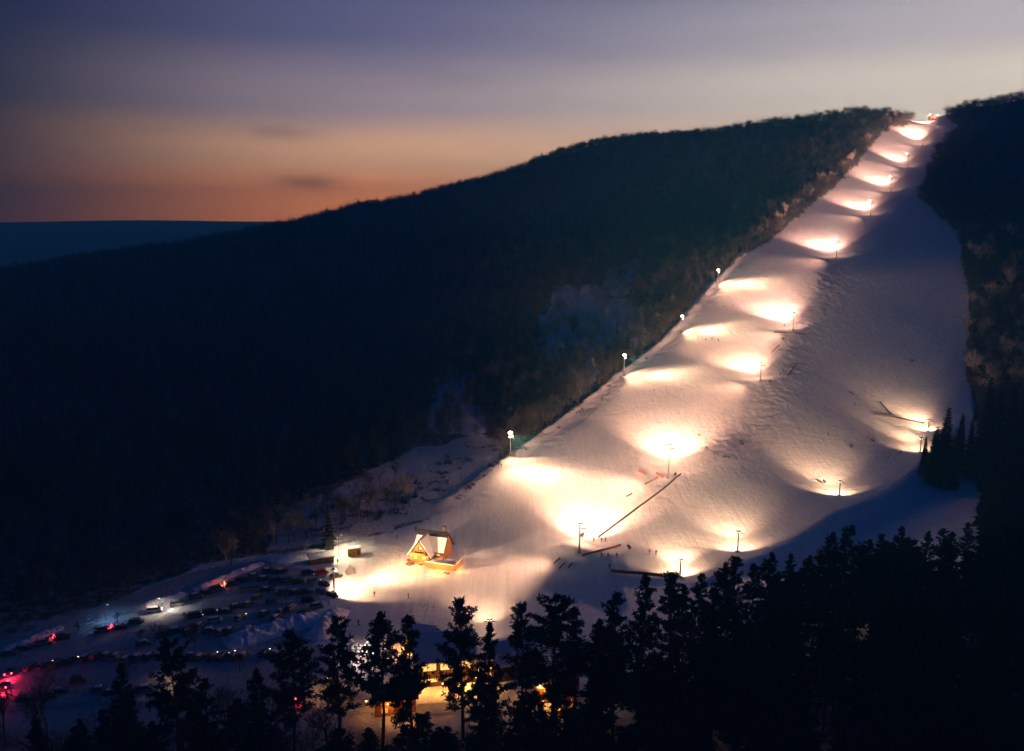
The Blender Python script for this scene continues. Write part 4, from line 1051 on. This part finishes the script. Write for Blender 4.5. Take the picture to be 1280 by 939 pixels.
# ------------------------------------------------------------------ huts and lodges
def gable_house(name, px, py, rz, W, D, hw, hr, label, cat, wallm, wins, snow=True, roofm=M_roof, lights=(), lift=0, over=.7):
    base = hit(px, py); base.z += lift
    e = empty(name, base, rz, label, cat)
    x0, x1 = -W/2, W/2
    m = MB(); V = [(x0, -D/2, -1.5), (x1, -D/2, -1.5), (x1, D/2, -1.5), (x0, D/2, -1.5), (x0, -D/2, hw), (x1, -D/2, hw), (x1, D/2, hw), (x0, D/2, hw), (x0, 0, hr), (x1, 0, hr)]
    m.add(V, [(0, 1, 5, 4), (2, 3, 7, 6), (1, 2, 6, 9, 5), (3, 0, 4, 8, 7)]); m.build('wall', wallm, e)
    for sg in (-1, 1):
        a = Vector((0, sg*(D/2+over), hw-over*(hr-hw)/(D/2))); b = Vector((0, 0, hr)); n = Vector((0, sg*(hr-hw), D/2)).normalized()
        for nm, t0, t1, mm, par in (('roof', 0, .2, roofm, None), ('snow_cover', .2, .62, M_snow, 'r')):
            if nm == 'snow_cover' and not snow: continue
            vs = [Vector((x, 0, 0))+p+n*t0 for x, p in ((x0-over, a), (x0-over, b), (x1+over, b), (x1+over, a))]
            vs = vs+[v+n*(t1-t0) for v in vs]
            r_ = MB(); r_.add(vs, [(0, 1, 2, 3), (7, 6, 5, 4), (0, 4, 5, 1), (1, 5, 6, 2), (2, 6, 7, 3), (3, 7, 4, 0)])
            o = r_.build(nm, mm, e if par is None else ro)
            if par is None: ro = o
    for side, c, z, w_, h_, mm in wins:   # side: f = front (-y), l = -x gable
        f = MB(); p = MB(); g = MB()
        if side == 'f':
            f.box((c, -D/2-.04, z), (w_, .1, h_)); p.box((c, -D/2-.10, z), (w_*.92, .05, h_*.9))
            for k in (-.25, 0, .25): g.box((c+k*w_, -D/2-.14, z), (.06, .05, h_*.9))
        else:
            f.box((x0-.04, c, z), (.1, w_, h_)); p.box((x0-.10, c, z), (.05, w_*.92, h_*.9)); g.box((x0-.14, c, z), (.05, .06, h_*.9))
        fo = f.build('window', M_wood2, e); p.build('pane', mm, fo); g.build('glazing_bar', M_wood2, fo)
    for lo, en, co in lights:
        bb = MB(); q_ = Vector(lo); bb.tube([q_-Vector((0, 0, .15)), q_, q_+Vector((0, 0, .15))], [.06, .2, .06], 8); bb.build('lamp', M_bulb, e)
        lamp_point(e, q_+Vector((0, -.5, -.3)), en, co)
    return e
OR = (1, .42, .08)
gable_house('lodge', 556, 842, R(8), 15, 11, 7.0, 11.5, 'large snow roofed lodge with tall yellow lit windows behind the pines', 'lodge', M_wood2,
            [('f', -4.6, 5.3, 4.6, 2.2, M_win), ('f', .6, 5.3, 4.2, 2.2, M_win), ('f', 5.0, 5.3, 3.2, 2.2, M_win), ('f', -4.2, 1.6, 4.6, 1.0, M_win), ('f', 1.6, 1.6, 4.6, 1.0, M_win), ('l', 0, 5.4, 2.4, 2.2, M_win2)], lights=[((-7, -7.5, 2.6), 900, OR), ((4, -7.6, 2.4), 900, OR), ((8.6, -5.5, 3.5), 700, OR), ((-1, -8.5, 2.2), 700, OR)])
gable_house('service_hut', 494, 884, R(10), 10, 6.5, 4.4, 6.4, 'hut with glowing orange wall and dark roof beside the road behind the slim pines', 'hut', M_wood,
            [('f', -2.6, 1.4, 1.6, 1.5, M_win2), ('l', 0, 1.6, 1.8, 1.6, M_win2)], snow=False, roofm=M_wood2, lights=[((-1.8, -3.9, 3.4), 260, OR), ((2.2, -3.9, 3.4), 220, OR), ((-7.0, -1, 3.0), 300, OR)])
gable_house('rental_hut', 528, 805, R(-14), 7, 6, 3.2, 5.4, 'small hut with warm lamps under its eaves, uphill behind the lodge roof', 'hut', M_wood,
            [('f', -1.5, 1.5, 1.8, 1.3, M_win), ('f', 1.6, 1.5, 1.4, 1.3, M_win2)], lights=[((-4.0, -3.6, 2.6), 700, OR), ((1.5, -4.2, 2.6), 500, OR)])
gable_house('annex_house', 640, 840, R(14), 11, 8, 5.0, 8.6, 'dark house with blue tinged snowy roof between the lodge and the first mast pines', 'house', M_wood2,
            [('f', -2.5, 3.0, 1.6, 1.3, M_glass), ('f', 2.5, 3.0, 1.6, 1.3, M_glass)], lights=[((-6.3, -3.2, 3.8), 300, OR)])
gable_house('chalet', 698, 868, R(-20), 9, 7, 4.0, 7.6, 'small chalet with orange lights on its gable deep in the pines', 'chalet', M_wood,
            [('f', -1.8, 2.0, 1.8, 1.6, M_win2), ('f', 2.0, 2.0, 1.4, 1.6, M_win2)], lights=[((-3.4, -4.3, 4.0), 700, OR), ((2.6, -4.5, 3.0), 700, OR)])
gable_house('store_shed', 402, 702, R(22), 8, 3.4, 2.0, 2.9, 'low dark shed with thick snow on its roof left of the yellow container', 'shed', M_wood2, [('f', 0, 1.0, 1.4, .8, M_glass)], over=.4)
def container():
    base = hit(443, 694); e = empty('container', base, R(14), 'bright yellow container hut with a snowy roof at the forest edge', 'container')
    b = MB(); b.box((0, 0, 1.5), (4.6, 2.4, 2.7)); bo = b.build('body', M_yellow, e)
    for k in range(14):
        r_ = MB(); r_.box((-2.1+k*.32, -1.22, 1.5), (.12, .06, 2.4)); r_.build('rib', M_yellow, bo)
    s = MB(); s.box((0, 0, 2.97), (4.7, 2.5, .24), taper=.92); s.build('snow_cover', M_snow, e)
    d = MB(); d.box((1.4, -1.27, 1.35), (.9, .05, 2.0)); d.build('door', M_wood2, e)
    for px, py, c in ((424, 690, None), (432, 694, None)):
        pass
container()
def tent():
    base = hit(438, 716); e = empty('tent', base, R(25), 'small grey pyramid tent in front of the yellow container', 'tent')
    b = MB(); b.add([(-1.6, -1.6, 0), (1.6, -1.6, 0), (1.6, 1.6, 0), (-1.6, 1.6, 0), (0, 0, 3.0)], [(0, 1, 4), (1, 2, 4), (2, 3, 4), (3, 0, 4)]); b.build('canvas', M_grey, e)
    p = MB(); p.tube([(0, 0, 0), (0, 0, 3.2)], .05, 6); p.build('pole', M_dark, e)
tent()

# ------------------------------------------------------------------ barriers
def barrier(name, pts, h, label, cat, mp=M_dark, mn=M_dark, step=4.0, group=None, panel=True, pr=.07):
    W3 = [hit(*p) for p in pts]
    seg = []
    for a, b in zip(W3[:-1], W3[1:]):
        n = max(1, int((b-a).length/step))
        for k in range(n): seg.append(a.lerp(b, k/n))
    seg.append(W3[-1]); seg = [Vector((s.x, s.y, ground(s.x, s.y))) for s in seg]
    o0 = seg[0].copy(); e = empty(name, o0, 0, label, cat, group)
    loc = [s-o0 for s in seg]
    for p in loc:
        b = MB(); b.tube([p-Vector((0, 0, .3)), p+Vector((0, 0, h))], pr, 5); b.build('post', mp, e)
    for a, b_ in zip(loc[:-1], loc[1:]):
        r_ = MB(); r_.tube([a+Vector((0, 0, h*.92)), b_+Vector((0, 0, h*.92))], pr*.8, 4)
        r_.tube([a+Vector((0, 0, h*.45)), b_+Vector((0, 0, h*.45))], pr*.6, 4); r_.build('rail', mp, e)
        if panel:
            d = (b_-a); nn = Vector((-d.y, d.x, 0)).normalized()*.02; z0 = Vector((0, 0, h*.12)); z1 = Vector((0, 0, h*.86))
            q_ = MB(); vs = [a+z0, b_+z0, b_+z1, a+z1]; vs = [v-nn for v in vs]+[v+nn for v in vs]
            q_.add(vs, [(0, 1, 2, 3), (7, 6, 5, 4), (0, 4, 5, 1), (1, 5, 6, 2), (2, 6, 7, 3), (3, 7, 4, 0)]); q_.build('panel', mn, e)
    return e
barrier('barrier', [(748, 673), (800, 634), (851, 594)], 1.1, 'long straight dark barrier running uphill from the first mast to the second', 'barrier')
barrier('barrier', [(728, 696), (750, 690), (776, 683)], 1.0, 'reddish net fence curving round the top of the snow heap', 'net fence', M_wood2, M_net)
barrier('barrier', [(764, 716), (800, 719), (828, 722)], 1.4, 'dark timber barrier below the snow heap, behind the pine tops', 'barrier', M_wood2, M_wood2)
barrier('barrier', [(1092, 519), (1116, 522), (1155, 530)], 1.0, 'short dark barrier of separate panels on the dim right side of the piste', 'barrier', step=7)
barrier('barrier', [(1100, 503), (1114, 519)], .8, 'short oblique fence meeting the short panelled barrier', 'fence', step=6)
barrier('barrier', [(560, 612), (600, 600), (618, 585)], 1.0, 'thin dark fence on the left rim of the piste below the lowest left lamp', 'fence', M_wood2, M_wood2, panel=False)
barrier('barrier', [(700, 546), (725, 532), (752, 506)], 1.0, 'thin dark fence on the left rim of the piste between two left lamps', 'fence', M_wood2, M_wood2, panel=False)
barrier('guard_rail', [(0, 888), (100, 882), (200, 878), (330, 882), (430, 892), (500, 898), (600, 892)], .9, 'long pale guard rail along the road at the bottom of the car park', 'guard rail', M_metal, M_metal, step=6, panel=False, pr=.08)
for i, ((a, b), lb) in enumerate([((820, 593), 'pink net patch left of the second mast'), ((798, 590), 'small net roll left of the pink net patch')]):
    barrier('safety_net', [(a, b), (a+9, b+5)], 1.3, lb, 'safety net', M_wood2, M_net, step=3)

for pts, lb in [([(700, 699), (692, 706)], 'upper one of three oblique nets on the left flank of the snow heap'), ([(706, 705), (699, 712)], 'middle one of three oblique nets on the left flank of the snow heap'), ([(715, 706), (710, 712)], 'lower one of three oblique nets on the left flank of the snow heap'),
                ([(806, 607), (822, 598)], 'dark net left of the second mast, above the net patches'), ([(783, 622), (790, 618)], 'tiny net beside the long dark barrier, halfway up'), ([(967, 416), (990, 417)], 'low dark fence left of the fourth mast on the shadow line'), ([(992, 417), (1010, 421)], 'low dark fence right of the fourth mast on the shadow line'), ([(964, 442), (974, 432)], 'short oblique dark fence between the third and fourth masts'), ([(984, 470), (996, 455)], 'oblique dark fence on the rippled snow right of the third mast')]:
    barrier('safety_net', pts, .8, lb, 'safety net', M_wood2, M_wood2, step=3)
def snow_gun(px, py, rz, label):
    b = hit(px, py); e = empty('snow_gun', b, rz, label, 'snow gun')
    m = MB()
    for a in (0, 2.09, 4.19): m.tube([(0, 0, .9), (math.cos(a)*1.0, math.sin(a)*1.0, 0)], .06, 5)
    m.build('stand', M_metal, e)
    m = MB(); d = Vector((1, 0, .45)).normalized(); c = Vector((0, 0, 1.7))
    m.tube([c-d*.9, c-d*.7, c, c+d*.6, c+d*.75], [.35, .55, .55, .42, .42], 12); m.build('barrel', M_yellow if px % 2 else M_dark, e)
    m = MB(); m.tube([c+d*.76, c+d*.8], [.36, .36], 12); m.build('nozzle_ring', M_dark, e)
for px, py, a, lb in [(844, 597, 1, 'snow gun at the foot of the second mast'), (786, 689, 2.2, 'snow gun at the right end of the queue on the snow heap'), (728, 673, .6, 'snow gun just above the first mast'), (1034, 327, .8, 'snow gun left of the fifth mast on the rim'), (962, 480, 1.2, 'snow gun right of the third mast'), (1030, 606, 2, 'snow gun left of the small mast at the right pool')]: snow_gun(px, py, a, lb)

# road and snow banks
def strip(name, pts, w_, mat_, label, lift=.05):
    W3 = [hit(*p) for p in pts]; fine = []
    for a, b in zip(W3[:-1], W3[1:]):
        for k in range(24): fine.append(a.lerp(b, k/24))
    fine.append(W3[-1]); vs = []; fs = []
    for i, p in enumerate(fine):
        d = (fine[min(i+1, len(fine)-1)]-fine[max(i-1, 0)]); n = Vector((-d.y, d.x, 0)).normalized()
        for k in range(9):
            q_ = p+n*w_*(k/8-.5); vs.append((q_.x, q_.y, ground(q_.x, q_.y)+lift+.05))
        if i: 
            for k in range(8): fs.append(((i-1)*9+k, i*9+k, i*9+k+1, (i-1)*9+k+1))
    me = bpy.data.meshes.new(name); me.from_pydata(vs, [], fs); me.materials.append(mat_)
    tag(link(name, me), label, kind='structure')
strip('road', [(-40, 884), (100, 874), (200, 870), (330, 873), (430, 882), (520, 888), (620, 882)], 5.0, M_asph, 'trodden snow road along the foot of the car park')

def bank(px0, py0, px1, py1, w_, h_, seed, label):
    a = hit(px0, py0); b = hit(px1, py1); n = 60; m_ = 12; vs = []; fs = []; rg = random.Random(seed)
    d = (b-a); nn = Vector((-d.y, d.x, 0)).normalized()
    o0 = a.copy()
    for i in range(n+1):
        t = i/n; p = a.lerp(b, t)
        env = min(1, t*6, (1-t)*6)**.5
        for k in range(m_+1):
            s = k/m_*2-1; q_ = p+nn*w_*s*.5
            g = ground(q_.x, q_.y)
            nz_ = float(vnoise(np.array([q_.x*.9]), np.array([q_.y*.9]), seed)[0]+.5*vnoise(np.array([q_.x*2.3]), np.array([q_.y*2.3]), seed+1)[0])
            z = g-.25+max(0, (1-s*s))*env*(h_*(1+.9*nz_))+.25*(1-abs(s))
            vs.append((q_.x-o0.x, q_.y-o0.y, z-o0.z))
        if i:
            for k in range(m_): fs.append(((i-1)*(m_+1)+k, i*(m_+1)+k, i*(m_+1)+k+1, (i-1)*(m_+1)+k+1))
    me = bpy.data.meshes.new('snow_bank'); me.from_pydata(vs, [], fs); me.materials.append(M_snow)
    for p in me.polygons: p.use_smooth = True
    tag(link('snow_bank', me, None, o0), label, 'snow bank')
bank(280, 805, 400, 770, 10, 1.6, 31, 'lumpy lilac snow bank between the car park and the pines')
bank(392, 800, 425, 762, 8, 2.0, 32, 'rough ploughed snow bank below the lamp post')
bank(180, 757, 232, 742, 4, .9, 33, 'lit white snow bank at the upper car park edge by the bright van')
bank(240, 738, 330, 703, 4, .8, 34, 'dim blue snow bank along the upper car park edge')
bank(0, 815, 80, 783, 4, .7, 35, 'violet snow bank behind the cars with red lights')
bank(470, 826, 430, 806, 6, 2.0, 36, 'bright pink white snow bank between the pines left of the lodge')
# small lamps around the car park
def post_lamp(px, py, h_, en, col, label, m):
    b = hit(px, py); e = empty('street_lamp', b, 0, label, 'street lamp')
    p = MB(); p.tube([(0, 0, -.3), (0, 0, h_)], [.09, .06], 6); p.tube([(0, 0, h_), (.5, 0, h_+.25), (1.0, 0, h_+.25)], .045, 5); p.build('pole', M_metal, e)
    g = MB(); g.box((1.1, 0, h_+.2), (.6, .3, .12)); go_ = g.build('lamp_head', M_dark, e)
    g = MB(); g.box((1.1, 0, h_+.12), (.5, .24, .05)); g.build('lamp_glass', m, go_)
    add_spot(e, (1.1, 0, h_+.02), (0, 0, -1), en, R(150), .5, col, .15, 'lamp_beam')
post_lamp(132, 776, 5, 800, (.25, .55, 1), 'cool blue street lamp over the upper car row', M_town)
post_lamp(196, 764, 4, 1400, (1, .8, .6), 'pale street lamp above the bright snow bank', M_hl_on)
post_lamp(455, 822, 4.5, 2600, (1, .72, .6), 'street lamp lighting the pink white bank left of the lodge', M_hl_on)
post_lamp(405, 868, 4.5, 800, (1, .5, .15), 'amber street lamp among the pines left of the orange hut', M_bulb)
post_lamp(205, 855, 4, 350, (1, .6, .2), 'weak amber lamp under the dark pines by the car park', M_bulb)
post_lamp(424, 694, 7.5, 9000, (1, .72, .42), 'added fill lamp between the low shed and the yellow container lighting the bank', M_bulb)  # extra lamp, added to brighten the trees on the bank
post_lamp(590, 862, 4, 1500, (1, .45, .12), 'amber street lamp at the right end of the lodge', M_bulb)

# summit hut
gable_house('summit_hut', 1166, 150, R(10), 9, 6, 3, 5.5, 'tiny summit hut between the two summit lamps at the skyline', 'hut', M_wood2, [('f', 0, 1.6, 1.6, 1.2, M_win)], lift=.2)

# town lights in the far valley
for px, py, lb in [(22, 338, 'tiny bright town light in the far blue valley'), (70, 338.5, 'faint town light right of the brightest one in the far valley'), (168, 315, 'faint light at the ridge line over the far valley')]:
    b = hit(px, py, 1500, 3400) if py > 320 else hit(px, py+2, 300, 1500)
    e = empty('far_lamp', b, 0, lb, 'lamp'); k = 1.0 if py > 320 else .2
    g = MB(); g.tube([(0, 0, 4), (0, 0, 4+3*k), (0, 0, 4+6*k)], [.6*k, 4*k, .6*k], 8); g.build('lamp_glass', M_town, e)
    g = MB(); g.tube([(0, 0, -3), (0, 0, 5)], .2, 5); g.build('pole', M_metal, e)

drop_protos()

# ------------------------------------------------------------------ haze
def haze():
    m = bpy.data.materials.new('haze'); m.use_nodes = True; t = NT(m.node_tree); t.n.clear()
    v = t.node('ShaderNodeVolumePrincipled'); v.inputs['Color'].default_value = (.12, .74, 1, 1); v.inputs['Density'].default_value = .00050
    v.inputs['Anisotropy'].default_value = 0.0
    o_ = t.node('ShaderNodeOutputMaterial'); t.l.new(v.outputs[0], o_.inputs['Volume'])
    b = MB(); b.box((0, 1600, 138), (9000, 4400, 344)); o = b.build('haze', m); tag(o, 'thin blue evening haze over the valley', kind='stuff')
haze()
